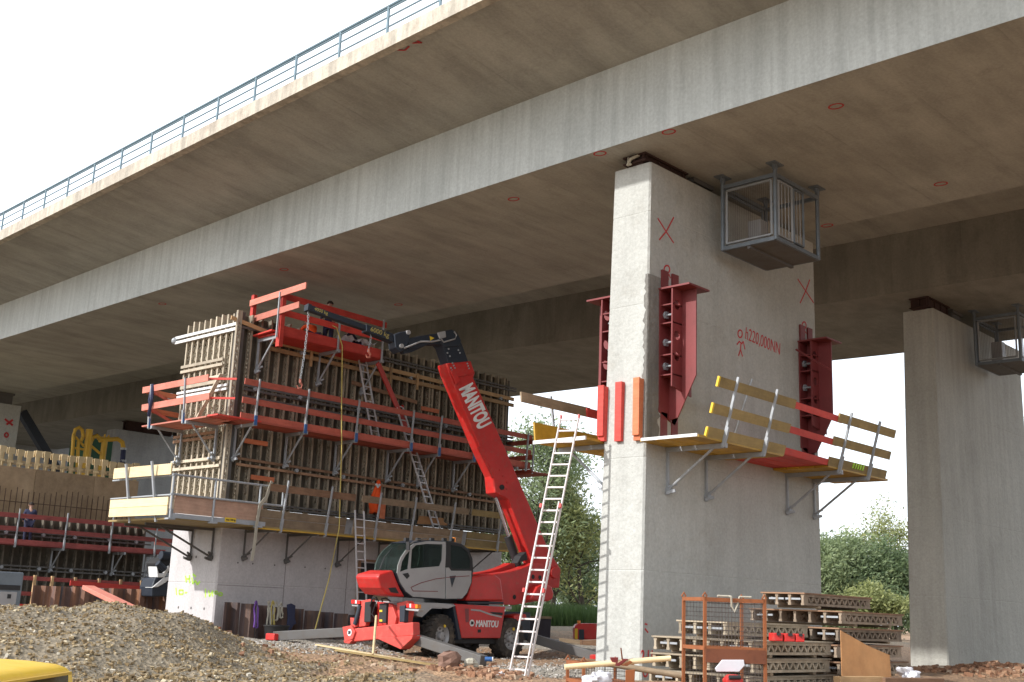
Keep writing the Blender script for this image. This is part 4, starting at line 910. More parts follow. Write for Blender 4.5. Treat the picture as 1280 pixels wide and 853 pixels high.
# lettering
A_ = bq(577.5, 481, -.292); B2 = bq(606, 541, -.292); ex = (B2-A_).normalized(); ez = BN.cross(ex).normalized()
if ez.dot(CR) < 0: ez = -ez
A_ = bq(575, 483.5, -.296)
LB = (bq(607, 532, 0)-bq(583.5, 481, 0)).length
tx = text_mb('MANITOU', lambda x_, y_, z_: A_+ex*x_+ez*y_-BN*z_, 1., .022, 0, .004, 1.)
mx = max((v-A_).dot(ex) for v in tx.v); k = LB/mx; hgt = .44
tx = text_mb('MANITOU', lambda x_, y_, z_: A_+ex*(x_*k+0*y_)+ez*(y_*.8)-BN*z_, 1., .045, .12, .004, 1.); tx.build('lettering', 'white', tm)
p = q(594.5, 780); p2_ = q(622.5, 779)
A2 = V((p.x, YN-.004, p.z)); LB = p2_.x-p.x
tx = text_mb('MANITOU', lambda x_, y_, z_: V((x_, 0, y_)), 1., .03, 0, .004); mx = max(v.x for v in tx.v)
tx = text_mb('MANITOU', lambda x_, y_, z_: A2+V((x_*LB/mx, -z_, y_*.27)), 1., .03, .12, .004); tx.build('lettering', 'white', tm)
def speed_sign(c, ex, ez, n, r):
    MB().tube(c, c+n*.008, r, 20).build('speed_sign', 'white', tm)
    text_mb('20', lambda x_, y_, z_: c+n*(.012+z_)+ex*x_+ez*y_, r*1.05, .01, 0, .002, 1, 'CENTER').build('lettering', 'black', tm)
p = q(589.8, 779); speed_sign(V((p.x, YN-.002, p.z)), V((1, 0, 0)), V((0, 0, 1)), V((0, -1, 0)), .1)
sp = MB(); sw = [(588.5, 762.5), (600, 763.5), (612, 768), (627, 771.5)]
for a_, b_ in zip(sw, sw[1:]): p, r_ = q(*a_), q(*b_); sp.bar(V((p.x, YN-.004, p.z)), V((r_.x, YN-.004, r_.z)), .006, .05)
sp.build('panel_stripe', 'man_grey', tm)
pp([(611.5, 765), (628.5, 766), (628, 769.5), (616, 768)], YN-.006, YN+.01, 'badge', 'black')
pp([(581, 761), (586, 761), (586, 778), (582, 778)], YN-.004, YN+.01, 'grille', 'bracket_red'); pp([(597, 787), (601, 787), (601, 791), (597, 791)], YN-.005, YN+.01, 'latch', 'black')
# front end with stabiliser blade
XE = 22.55
def e(x, y, d=0): p = onX(x, y, XE); return V((XE+d, p.y, p.z))
def ep(pts, d0, d1, name, mat, bevel=.015): return MB().prism([e(*p, d0) for p in pts], (d1-d0, 0, 0)).build(name, mat, tm, bevel)
ep([(436, 787), (519, 778), (519.5, 795), (438, 803)], -.1, .18, 'stabiliser_beam', 'man_red_dusty', .03)
ep([(433, 784), (444, 782), (449, 790), (446, 799), (436, 803)], -.16, -.08, 'beam_lug', 'man_red_dusty')
ep([(478, 798), (524, 795), (523, 799), (509, 812)], -.25, .1, 'stabiliser_blade', 'man_red_dusty')
ep([(434, 801), (446, 800), (441, 805), (435, 804)], -.15, .1, 'beam_foot', 'man_red_dusty')
ep([(453, 751), (464, 749), (466, 753), (458, 783), (450, 784)], -.05, .12, 'frame_upright', 'man_red_dusty', .02)
ep([(487, 754), (492, 757), (497, 772), (495, 782), (486, 782)], -.05, .12, 'frame_upright', 'man_red_dusty', .02)
ep([(494, 754), (507, 751), (510, 757), (505, 782), (496, 782)], .05, .3, 'frame_upright', 'man_red_dusty', .02)
ep([(440, 772), (449, 775), (448, 784), (441, 786)], -.08, .1, 'frame_upright', 'man_red_dusty', .02)
ep([(466, 752), (480, 754), (479, 782), (465, 783)], .15, .4, 'frame_plate', 'man_red', .02)
ep([(459, 753), (467, 752), (466, 778), (458, 778)], -.1, .1, 'valve_block', 'black', .02)
ep([(478, 755), (487, 754), (486, 779), (477, 779)], -.12, .08, 'valve_block', 'black', .02)
ep([(503, 758), (510, 757), (509, 778), (503, 778)], -.12, .05, 'stabiliser_cylinder', 'man_dark', .02)
for y_ in (764, 776): ep([(478.5, y_-1.3), (482, y_-1.3), (482, y_+1.3), (478.5, y_+1.3)], -.13, -.11, 'warning_sticker', 'yellow_mark', 0)
MB().tube(e(452, 757, -.05), e(447, 781, -.1), .07, 10).build('stabiliser_cylinder', 'man_dark', tm, 0, True)
for pts in (((468, 752), (470, 747), (475, 748), (473, 757), (469, 768), (474, 775)), ((477, 752), (474, 747), (469, 750), (466, 758)), ((482, 753), (481, 749), (486, 748), (492, 752))):
    mb = MB(); mb.path([e(*p, -.12) for p in pts], .022, 6); mb.build('hose', 'black', tm)
for pts, m_ in ((((442, 750), (447, 750), (447, 755), (442, 755)), 'red_lens'), (((447, 750.5), (449, 750.5), (449, 755), (447, 755)), 'white'), (((449, 751), (453, 751), (453, 755.5), (449, 755.5)), 'red_lens'), (((511, 755), (515, 755.3), (515, 760), (511, 760)), 'red_lens'), (((515, 755), (517, 755.2), (517, 760), (515, 760)), 'white'), (((517, 755), (522, 755.5), (522, 761), (517, 760.5)), 'red_lens'), (((522, 756), (525, 756), (525, 761), (522, 761)), 'orange_lens')):
    ep(pts, -.1, .05, 'tail_lamp', m_, .01)
ep([(441, 756), (452, 757), (451, 759), (441, 758)], -.05, .1, 'lamp_bracket', 'man_grey'); ep([(510, 761), (527, 762), (526, 765), (510, 763)], -.1, .1, 'lamp_bracket', 'man_grey')
c_ = e(442.5, 791, -.165); speed_sign(c_, V((0, -1, 0)), V((0, 0, 1)), V((-1, 0, 0)), .1)
MB().tube(e(450, 803, .05), e(450, 812, .05), .05, 8).build('support_leg', 'man_grey', tm)
# outrigger legs
def leg(a, b_, w, h, mat, foot=None):
    MB().bar(a, b_, w, h).build('outrigger_leg', mat, tm, .02)
    if foot: MB().bar(b_+V((0, 0, .08)), b_-V((0, 0, .12)), .45, .35, (1, 0, 0)).build('outrigger_foot', foot, tm, .03)
leg(V((22.75, 27.9, .72)), V((21.45, 29.9, .5)), .28, .28, 'outrigger' if 'outrigger' in M else 'steel_dark', 'man_red')
leg(V((22.75, 25.5, .72)), V((22.62, 22.15, .2)), .26, .28, 'steel_dark')
leg(V((28.5, 25.9, .72)), V((29.15, 23.6, .22)), .26, .28, 'steel_dark', 'man_red')
# chain and hooks hanging from the beam
def chain(label, pts, lk=.11, hook='red_lens', n='hoist_chain'):
    t = thing(n, label, 'chain', pts[-1], 'chains hanging from the hook beam'); m = MB(); i = 0
    for a_, b_ in zip(pts, pts[1:]):
        L_ = (b_-a_).length; d_ = (b_-a_).normalized(); s_ = d_.cross(V((1, .3, .1))).normalized(); u_ = d_.cross(s_); k = 0
        while k < L_:
            c0 = a_+d_*k; w_ = s_ if i % 2 else u_
            m.path([c0, c0+d_*.03+w_*.03, c0+d_*.09+w_*.03, c0+d_*.12, c0+d_*.09-w_*.03, c0+d_*.03-w_*.03, c0], .012, 5); k += lk; i += 1
    m.build('chain_links', 'galv', t)
    e_ = pts[-1]; MB().path([e_, e_+V((.0, 0, -.1)), e_+V((.08, 0, -.18)), e_+V((.06, 0, -.28)), e_+V((-.05, 0, -.3)), e_+V((-.11, 0, -.22))], [.04, .04, .035, .035, .03, .015], 7).build('hook', hook, t)
chain('long steel chain with a pink hook hanging from the tip of the dark hook beam', [bq(385.5, 389), bq(385, 405), bq(381, 440), bq(375.5, 474)], hook='pink_board')
chain('short bundled chain hanging under the dark hook beam near its thick end', [bq(464, 417), bq(463, 428), bq(461, 436)], hook='pink_board')
# ---------------------------------------------------------------- people
def skinmesh(joints, edges, root, sub=1):
    me = bpy.data.meshes.new('body'); names = list(joints); idx = {n: i for i, n in enumerate(names)}
    me.from_pydata([joints[n][0] for n in names], [(idx[a], idx[b_]) for a, b_ in edges], [])
    ob = bpy.data.objects.new('tmpbody', me); COL.objects.link(ob)
    sk_ = ob.modifiers.new('skin', 'SKIN'); sb = ob.modifiers.new('sub', 'SUBSURF'); sb.levels = sub; sb.render_levels = sub
    for n in names:
        v = me.skin_vertices[0].data[idx[n]]; r = joints[n][1]; v.radius = (r, r) if not isinstance(r, tuple) else r; v.use_root = n == root
    dg = bpy.context.evaluated_depsgraph_get(); dg.update(); m2 = bpy.data.meshes.new_from_object(ob.evaluated_get(dg))
    mb = MB(); mb.add([v.co.copy() for v in m2.vertices], [tuple(p.vertices) for p in m2.polygons])
    bpy.data.objects.remove(ob); bpy.data.meshes.remove(me); bpy.data.meshes.remove(m2)
    return mb
def person(label, loc, face, pose, top='navy', legs='navy', hat=None, vest=None):
    """pose: joint -> (right, forward, up) in metres; right/left pairs given for one side are mirrored"""
    loc = V(loc); f = V((*face, 0)).normalized(); r = V((f.y, -f.x, 0))
    P = {}
    for k_, v in pose.items():
        P[k_] = v
    def W_(c): return loc+r*c[0]+f*c[1]+V((0, 0, c[2]))
    def g(n): return W_(P[n])
    J = {}; E_ = []
    def j(n, c, rad): J[n] = (c, rad)
    j('pel', g('pel'), .13); j('wai', g('wai'), .12); j('che', g('che'), .145); j('nek', g('nek'), .055); j('hd0', g('hd0'), .07); j('hd1', g('hd1'), .1); j('hd2', g('hd2'), .075)
    E_ += [('pel', 'wai'), ('wai', 'che'), ('che', 'nek'), ('nek', 'hd0'), ('hd0', 'hd1'), ('hd1', 'hd2')]
    for s in 'LR':
        for n, rad in (('hip', .095), ('kne', .06), ('ank', .042), ('toe', .035), ('sho', .06), ('elb', .042), ('wri', .03), ('han', .034)): j(n+s, g(n+s), rad)
        E_ += [('pel', 'hip'+s), ('hip'+s, 'kne'+s), ('kne'+s, 'ank'+s), ('ank'+s, 'toe'+s), ('che', 'sho'+s), ('sho'+s, 'elb'+s), ('elb'+s, 'wri'+s), ('wri'+s, 'han'+s)]
        d = (J['han'+s][0]-J['wri'+s][0]).normalized(); sd_ = d.cross(f).normalized() if d.cross(f).length > .2 else r
        h = J['han'+s][0]
        for i, (o, L_) in enumerate(((-.028, .065), (-.01, .078), (.01, .072), (.028, .055))):
            j('f%d%s' % (i, s), h+sd_*o+d*.035, .009); j('g%d%s' % (i, s), h+sd_*o*1.1+d*(.03+L_)+f*.015, .008)
            E_ += [('han'+s, 'f%d%s' % (i, s)), ('f%d%s' % (i, s), 'g%d%s' % (i, s))]
        j('t0'+s, J['wri'+s][0]+d*.03+sd_*.035*(-1), .011); j('t1'+s, J['wri'+s][0]+d*.075-sd_*.06, .009); E_ += [('han'+s, 't0'+s), ('t0'+s, 't1'+s)]
    t = thing('person', label, 'person', loc, 'workers on the formwork')
    skinmesh(J, E_, 'pel').build('body', 'skin', t, 0, True)
    # clothing as sleeves grown round the same joints
    JL = {n: (J[n][0], J[n][1]*1.22+.012) for n in ('pel', 'hipL', 'hipR', 'kneL', 'kneR', 'ankL', 'ankR')}
    skinmesh(JL, [('pel', 'hipL'), ('pel', 'hipR'), ('hipL', 'kneL'), ('hipR', 'kneR'), ('kneL', 'ankL'), ('kneR', 'ankR')], 'pel').build('trousers', legs, t, 0, True)
    JT = {n: (J[n][0], J[n][1]*1.2+.014) for n in ('pel', 'wai', 'che', 'shoL', 'shoR', 'elbL', 'elbR', 'wriL', 'wriR')}
    skinmesh(JT, [('pel', 'wai'), ('wai', 'che'), ('che', 'shoL'), ('che', 'shoR'), ('shoL', 'elbL'), ('shoR', 'elbR'), ('elbL', 'wriL'), ('elbR', 'wriR')], 'che').build('jacket', top, t, 0, True)
    if vest:
        JV = {n: (J[n][0], J[n][1]*1.34+.02) for n in ('wai', 'che')}; JV['sL'] = (J['che'][0].lerp(J['shoL'][0], .6), .09); JV['sR'] = (J['che'][0].lerp(J['shoR'][0], .6), .09)
        skinmesh(JV, [('wai', 'che'), ('che', 'sL'), ('che', 'sR')], 'che').build('vest', vest, t, 0, True)
    for s in 'LR': MB().bar(J['ank'+s][0]-V((0, 0, .035))-f*.06, J['toe'+s][0]+f*.06-V((0, 0, .0)), .1, .09).build('boot', 'black', t, .02)
    h = J['hd1'][0]; up_ = (J['hd2'][0]-J['hd0'][0]).normalized(); fc = (f-up_*f.dot(up_)).normalized(); sd_ = up_.cross(fc)
    fm_ = MB(); fm_.sphere(h+fc*.115-up_*.01, .018, 6, 4, (1, 1, 1.5)); fm_.build('nose', 'skin', t, 0, True)
    for s in (-1, 1):
        MB().sphere(h+fc*.098+sd_*.035*s+up_*.02, .012, 6, 4).build('eye', 'black', t); MB().sphere(h+sd_*.105*s, .028, 6, 4, (.5, 1, 1.3)).build('ear', 'skin', t, 0, True)
    MB().bar(h+fc*.1-up_*.055-sd_*.025, h+fc*.1-up_*.055+sd_*.025, .01, .01).build('mouth', 'bracket_red', t)
    if hat:
        m = MB(); rg_ = []
        for k in range(6):
            a = pi/2*k/5; rg_.append([h+up_*(.05+.1*sin(a))+(sd_*cos(b2)+fc*sin(b2))*(.135*cos(a)+.001) for b2 in [2*pi*i/12 for i in range(12)]])
        m.loft(rg_); m.loft([[h+up_*.045+(sd_*cos(b2)+fc*sin(b2))*(.15+(.05 if sin(b2) > .5 else 0)) for b2 in [2*pi*i/12 for i in range(12)]], [h+up_*.06+(sd_*cos(b2)+fc*sin(b2))*.135 for b2 in [2*pi*i/12 for i in range(12)]]]); m.build('helmet', hat, t, 0, True)
    else:
        m = MB().sphere(h+up_*.03-fc*.015, .122, 10, 7, (1, 1, 1), -.1); m.build('hair', 'hair', t, 0, True)
    return t
stand = dict(pel=(0, 0, .95), wai=(0, .0, 1.1), che=(0, .02, 1.35), nek=(0, .03, 1.52), hd0=(0, .05, 1.6), hd1=(0, .06, 1.68), hd2=(0, .05, 1.77),
             hipL=(-.1, 0, .9), kneL=(-.11, .03, .5), ankL=(-.12, 0, .09), toeL=(-.13, .15, .04), hipR=(.1, 0, .9), kneR=(.11, .04, .5), ankR=(.12, .02, .09), toeR=(.13, .17, .04),
             shoL=(-.19, .0, 1.44), elbL=(-.26, .05, 1.16), wriL=(-.22, .25, 1.02), hanL=(-.2, .32, 1.0), shoR=(.19, 0, 1.44), elbR=(.27, .05, 1.16), wriR=(.22, .26, 1.05), hanR=(.2, .33, 1.04))
crouch = dict(pel=(0, -.1, .38), wai=(0, .0, .53), che=(0, .2, .72), nek=(0, .32, .84), hd0=(0, .38, .88), hd1=(0, .43, .93), hd2=(0, .45, 1.02),
              hipL=(-.11, -.06, .36), kneL=(-.16, .36, .48), ankL=(-.14, .08, .09), toeL=(-.15, .22, .04), hipR=(.11, -.06, .36), kneR=(.17, .34, .44), ankR=(.14, .05, .09), toeR=(.15, .2, .04),
              shoL=(-.19, .24, .78), elbL=(-.26, .42, .6), wriL=(-.2, .6, .46), hanL=(-.18, .66, .42), shoR=(.19, .24, .78), elbR=(.27, .42, .58), wriR=(.2, .6, .42), hanR=(.18, .66, .38))
pz = 10.48
person('worker in dark clothes standing upright in the bright red top scaffold', (25.0, 33.1, pz), (-.6, -.6), stand, 'navy', 'navy')
person('worker in orange vest crouching at the right end of the bright red top scaffold', (26.2, 33.05, pz), (-1, .3), crouch, 'navy', 'navy', None, 'hivis')
person('worker with white helmet and orange jacket bending in the bright red top scaffold', (24.3, 33.1, pz), (.2, .9), crouch, 'hivis', 'navy', 'white', 'hivis')
p = onY(38, 652, 51.2)
person('worker in blue top standing on the lower left formwork platform before the brown plywood', (p.x, 51.3, 3.62), (.3, 1), stand, 'navy', 'navy')
t = thing('plastic_sheet', 'pale crumpled plastic sheet on the right end of the bright red top scaffold', 'sheet', (26.4, 32.7, 10.8)); random.seed(5)
g = []
for i in range(9): g.append([V((25.5+i*.18+random.uniform(-.03, .03), 32.6+.12*k, 10.98-.0*i+.09*sin(i*1.7+k)+.06*random.random()-.02*k)) for k in range(4)])
MB().loft(g, cap=False, closed=False).build('sheeting', 'white_bag', t)
# ---------------------------------------------------------------- ground
import numpy as np
GR, RS, GG = 0., .5, 1.      # tan rubble, red soil, grey gravel
CP = []
def cp(p, z, s): CP.append((p[0], p[1], z, s))
def cpx(x, y, d, s): p = atD(x, y, d); CP.append((p.x, p.y, p.z, s))
for x, y, z, s in ((0, 0, -.1, GR), (8, -4, -.1, GR), (-8, 6, -.3, GR), (4, 9, -.5, GR), (2, 7, -.5, GR), (-4, 14, -.2, GR), (14, 4, -.05, RS), (19.7, 18.2, 0, RS), (21, 16.8, 0, GG), (25, 17, .05, GG), (31, 16.2, .1, RS), (38, 17, .02, RS), (46, 17, .1, RS), (30, 3, .1, RS), (14, 9, .1, RS), (18, 2, .05, RS), (26, 8, .2, RS), (40, 4, .1, RS),
                  (20, 8, .2, RS), (19, 12.5, .28, RS), (22, 11.5, .3, RS), (24, 12, .3, RS), (25, 22, .1, RS), (24.2, 25.7, .11, RS), (27.2, 25.7, .07, RS), (29, 23.4, .14, RS), (24.2, 28, .12, RS), (28, 28, .12, RS), (22.6, 22, .08, RS), (33, 25, .3, GG), (33, 28, .4, GG), (21.4, 30, .36, GG), (23, 32.5, .3, GG), (28, 32.7, .32, GG), (35, 33, .4, GG), (22, 28.5, .25, RS),
                  (21, 34, .55, GR), (19, 33, .6, GR), (17, 30, .62, GR), (21, 44, .7, GR), (26, 44, .7, GR), (28, 50, .9, GR), (20, 52, .9, GR), (12, 44, .8, GR), (30, 70, 1.0, GR), (45, 70, 1.0, GR), (60, 40, .8, GR), (60, 10, .4, GR), (10, 90, 1.2, GR), (-20, 50, .8, GR), (50, 100, 1.2, GR), (38, 40, .5, GR), (-20, -20, -.1, GR), (70, -20, .2, GR), (40, -15, .1, GR)): CP.append((x, y, z, s))
for a in ((140, 762, 24, GR), (0, 759, 24, GR), (-120, 752, 24, GR), (70, 763, 23.5, GR), (200, 774, 24.5, GR), (235, 789, 25.5, GR), (280, 803, 27, GR), (140, 800, 18.5, GR), (20, 800, 18.5, GR), (140, 853, 13.5, GR), (0, 853, 13.5, GR), (250, 853, 16, GR), (250, 820, 21, GR), (350, 830, 23.5, GR), (340, 853, 20, GR), (330, 806, 31, GG), (420, 806, 33, GG), (400, 822, 28, RS), (430, 835, 25, RS), (480, 853, 22.5, RS), (500, 826, 28, RS), (560, 836, 25.5, RS), (600, 836, 24.5, RS), (625, 847, 24, RS), (560, 853, 22, RS), (690, 838, 29, GG), (705, 845, 27.5, GG), (640, 826, 33, RS), (1200, 838, 31, RS), (1240, 832, 31.5, RS), (1275, 834, 31, RS), (1230, 853, 27.5, RS), (1100, 853, 23.5, RS), (900, 853, 21.5, RS), (1180, 846, 33, RS)): cpx(*a)
cpa = np.array(CP)
def hz_(xs, ys):
    xs = np.asarray(xs); ys = np.asarray(ys); d2 = (xs[..., None]-cpa[:, 0])**2+(ys[..., None]-cpa[:, 1])**2+.35
    w = d2**-1.9; w /= w.sum(-1, keepdims=True); return (w*cpa[:, 2]).sum(-1), (w*cpa[:, 3]).sum(-1)
def gz(x, y): return float(hz_(np.array([x]), np.array([y]))[0][0])
def axis(segs):
    out = [segs[0][0]]
    for a, b_, st in segs:
        n = max(1, int(round((b_-a)/st))); out += [a+(b_-a)*(i+1)/n for i in range(n)]
    return np.array(out)
ax = axis([(-1500, -200, 260), (-200, -30, 34), (-30, 3, 1.5), (3, 30, .17), (30, 60, .8), (60, 200, 20), (200, 1500, 260)])
ay = axis([(-1500, -200, 260), (-200, -20, 30), (-20, 8, 1.4), (8, 34, .17), (34, 80, 1.0), (80, 220, 20), (220, 1500, 256)])
GX, GY = np.meshgrid(ax, ay, indexing='ij'); Hh = np.zeros_like(GX); So = np.zeros_like(GX)
for i in range(len(ax)): Hh[i], So[i] = hz_(GX[i], GY[i])
vs = []; 
for i in range(len(ax)):
    for j_ in range(len(ay)):
        x, y, z = GX[i, j_], GY[i, j_], Hh[i, j_]
        if -5 < x < 60 and -5 < y < 80:
            v = V((x, y, 0)); hp_ = max(0, min(1, (19-x)/4)) if y < 30 else .3
            z += (.22*noise.fractal(v*.33, 1, 2, 3) if hp_ > .3 and y < 32 else 0)*hp_+(noise.fractal(v*.8, 1, 2, 4)*.045+noise.fractal(v*3.1, 1, 2, 3)*.022)*(1+1.3*hp_)
        vs.append((x, y, z))
na = len(ay); fs = [(i*na+j_, (i+1)*na+j_, (i+1)*na+j_+1, i*na+j_+1) for i in range(len(ax)-1) for j_ in range(na-1)]
me = bpy.data.meshes.new('ground'); me.from_pydata(vs, [], fs)
at_ = me.attributes.new('soil', 'FLOAT', 'POINT'); at_.data.foreach_set('value', So.reshape(-1).astype(np.float32))
for p in me.polygons: p.use_smooth = True
go = bpy.data.objects.new('ground', me); COL.objects.link(go); struct(go)
m, nt, b = newmat('rubble_and_soil'); L = nt.links
v = coords(nt, rnd=False); a_ = N(nt, 'ShaderNodeAttribute', attribute_name='soil')
n1 = noisetex(nt, v, 1.3, 5, .65); ad = N(nt, 'ShaderNodeMath', operation='MULTIPLY_ADD'); L.new(n1, ad.inputs[0]); ad.inputs[1].default_value = .55; sb = N(nt, 'ShaderNodeMath', operation='SUBTRACT'); L.new(a_.outputs['Fac'], sb.inputs[0]); sb.inputs[1].default_value = .27; L.new(sb.outputs[0], ad.inputs[2])
r = ramp(nt, [(.14, (.2, .165, .115)), (.36, (.31, .195, .115)), (.64, (.33, .215, .13)), (.85, (.36, .33, .28))]); L.new(ad.outputs[0], r.inputs[0])
vo = N(nt, 'ShaderNodeTexVoronoi', Scale=13.); L.new(v, vo.inputs['Vector']); r2 = ramp(nt, [(0., (.55, .55, .55)), (.5, (1.1, 1.08, 1.05)), (1., (1.35, 1.3, 1.25))])
sep = N(nt, 'ShaderNodeSeparateColor'); L.new(vo.outputs['Color'], sep.inputs[0]); L.new(sep.outputs[0], r2.inputs[0])
c = mixc(nt, 'MULTIPLY', .85, r.outputs[0], r2.outputs[0])
n2 = noisetex(nt, v, 5, 6, .7); r3 = ramp(nt, [(.3, (.6, .6, .6)), (.65, (1.1, 1.1, 1.1))]); L.new(n2, r3.inputs[0]); c = mixc(nt, 'MULTIPLY', 1, c, r3.outputs[0])
L.new(c, b.inputs['Base Color']); b.inputs['Roughness'].default_value = .95
mxh = N(nt, 'ShaderNodeMath', operation='ADD'); L.new(vo.outputs['Distance'], mxh.inputs[0]); L.new(n2, mxh.inputs[1]); bumpit(nt, b, mxh.outputs[0], .9, .05)
me.materials.append(m)
# stones
def stones(name, pts, smin, smax, cols, seed=1):
    random.seed(seed); VS = []; FS = []
    base = [V(p) for p in ((-1, -1, -1), (1, -1, -1), (1, 1, -1), (-1, 1, -1), (-1, -1, 1), (1, -1, 1), (1, 1, 1), (-1, 1, 1))]
    bf = [(3, 2, 1, 0), (4, 5, 6, 7), (0, 1, 5, 4), (1, 2, 6, 5), (2, 3, 7, 6), (3, 0, 4, 7)]
    for x, y, z in pts:
        s = smin+(smax-smin)*random.random()**2.5; R_ = Matrix.Rotation(random.random()*6.3, 3, 'Z')@Matrix.Rotation(random.random()*2, 3, 'X'); sc = V((1, .6+.5*random.random(), .4+.4*random.random())); o = len(VS)
        for p in base:
            k = .55+.45*random.random(); VS.append(R_@V((p.x*sc.x*k, p.y*sc.y*k, p.z*sc.z*k))*s*.5+V((x, y, z+s*.08)))
        FS += [tuple(i+o for i in f) for f in bf]
    mb = MB(); mb.v = VS; mb.f = FS
    m, nt, b = newmat(name+'_stone'); L = nt.links
    g = N(nt, 'ShaderNodeNewGeometry'); r = ramp(nt, cols); L.new(g.outputs['Random Per Island'], r.inputs[0])
    v = coords(nt, rnd=False); n = noisetex(nt, v, 30, 4); r2 = ramp(nt, [(.3, (.7, .7, .7)), (.7, (1.1, 1.1, 1.1))]); L.new(n, r2.inputs[0])
    L.new(mixc(nt, 'MULTIPLY', 1, r.outputs[0], r2.outputs[0]), b.inputs['Base Color']); b.inputs['Roughness'].default_value = .95; bumpit(nt, b, n, .5, .01)
    o = mb.build(name, m, None, fix=False); stuff(o); return o
random.seed(21); pts = []
while len(pts) < 30000:
    x_, y_ = random.uniform(-60, 520), random.uniform(0, 1); d = 12+22*y_
    p = atD(x_, 800, d); pts.append((p.x, p.y))
xy = np.array(pts); hz2, so2 = hz_(xy[:, 0], xy[:, 1]); keep = [(x, y, z) for (x, y), z, s in zip(pts, hz2, so2) if s < .34 or random.random() < .15]
def withnoise(l):
    out = []
    for x, y, z in l:
        v = V((x, y, 0)); hp_ = max(0, min(1, (19-x)/4)) if y < 30 else .3
        out.append((x, y, z+(.22*noise.fractal(v*.33, 1, 2, 3) if hp_ > .3 and y < 32 else 0)*hp_+(noise.fractal(v*.8, 1, 2, 4)*.045+noise.fractal(v*3.1, 1, 2, 3)*.022)*(1+1.3*hp_)))
    return out
o = stones('rubble_stones', withnoise(keep), .022, .085, [(0., (.13, .085, .038)), (.45, (.245, .172, .085)), (.8, (.35, .265, .148)), (.95, (.43, .36, .24)), (1., (.54, .49, .4))], 3)
tag(o, 'grey brown broken stone covering the heap in the left foreground', 'rubble')
def cloud(px, d, rx, n, seed):
    random.seed(seed); c = atD(*px, d); l = []
    for _ in range(n): a, r_ = random.random()*6.3, sqrt(random.random())*rx; l.append((c.x+cos(a)*r_, c.y+sin(a)*r_))
    xy = np.array(l); h, s = hz_(xy[:, 0], xy[:, 1]); return withnoise([(x, y, z) for (x, y), z in zip(l, h)])
soil = [(0., (.16, .075, .04)), (.5, (.29, .15, .085)), (.85, (.38, .23, .14)), (1., (.48, .38, .28))]
o = stones('soil_clods', cloud((590, 842), 24., .9, 420, 4)+cloud((615, 848), 23.8, .8, 160, 9)+cloud((1235, 838), 31, 2.4, 1500, 6)+cloud((1195, 842), 31, 1.4, 500, 7)+cloud((1278, 836), 31, 1.8, 600, 8)+cloud((480, 830), 27, 4.5, 260, 10), .03, .2, soil, 5); tag(o, 'reddish brown lumps of dug soil', 'soil')
o = stones('grey_gravel', cloud((700, 838), 29, 3, 1600, 12)+cloud((360, 806), 32, 3.2, 1800, 13)+cloud((620, 812), 36, 4, 500, 15), .03, .1, [(0., (.2, .18, .15)), (.5, (.34, .31, .27)), (1., (.55, .52, .48))], 6); tag(o, 'loose pale grey gravel on the site ground', 'gravel')
def rock(label, px, d, s, mat, seed):
    random.seed(seed); c = atD(*px, d); m = MB().sphere((0, 0, 0), s, 9, 6, (1.2, .9, .9)); m.v = [c+p*(.75+.35*random.random()) for p in m.v]; o = m.build('rock', mat, None); tag(o, label, 'rock', 'rocks on the soil mound')
M['clod'] = concrete('clod_soil', (.34, .2, .15), (.2, .11, .075), None, .2, amp=1.)
rock('large reddish brown lump of earth in front of the telehandler wheels', (562, 828), 24.4, .27, 'clod', 1); rock('pale stone half buried at the foot of the white ladder', (627, 847), 24, .14, 'new_conc', 2)

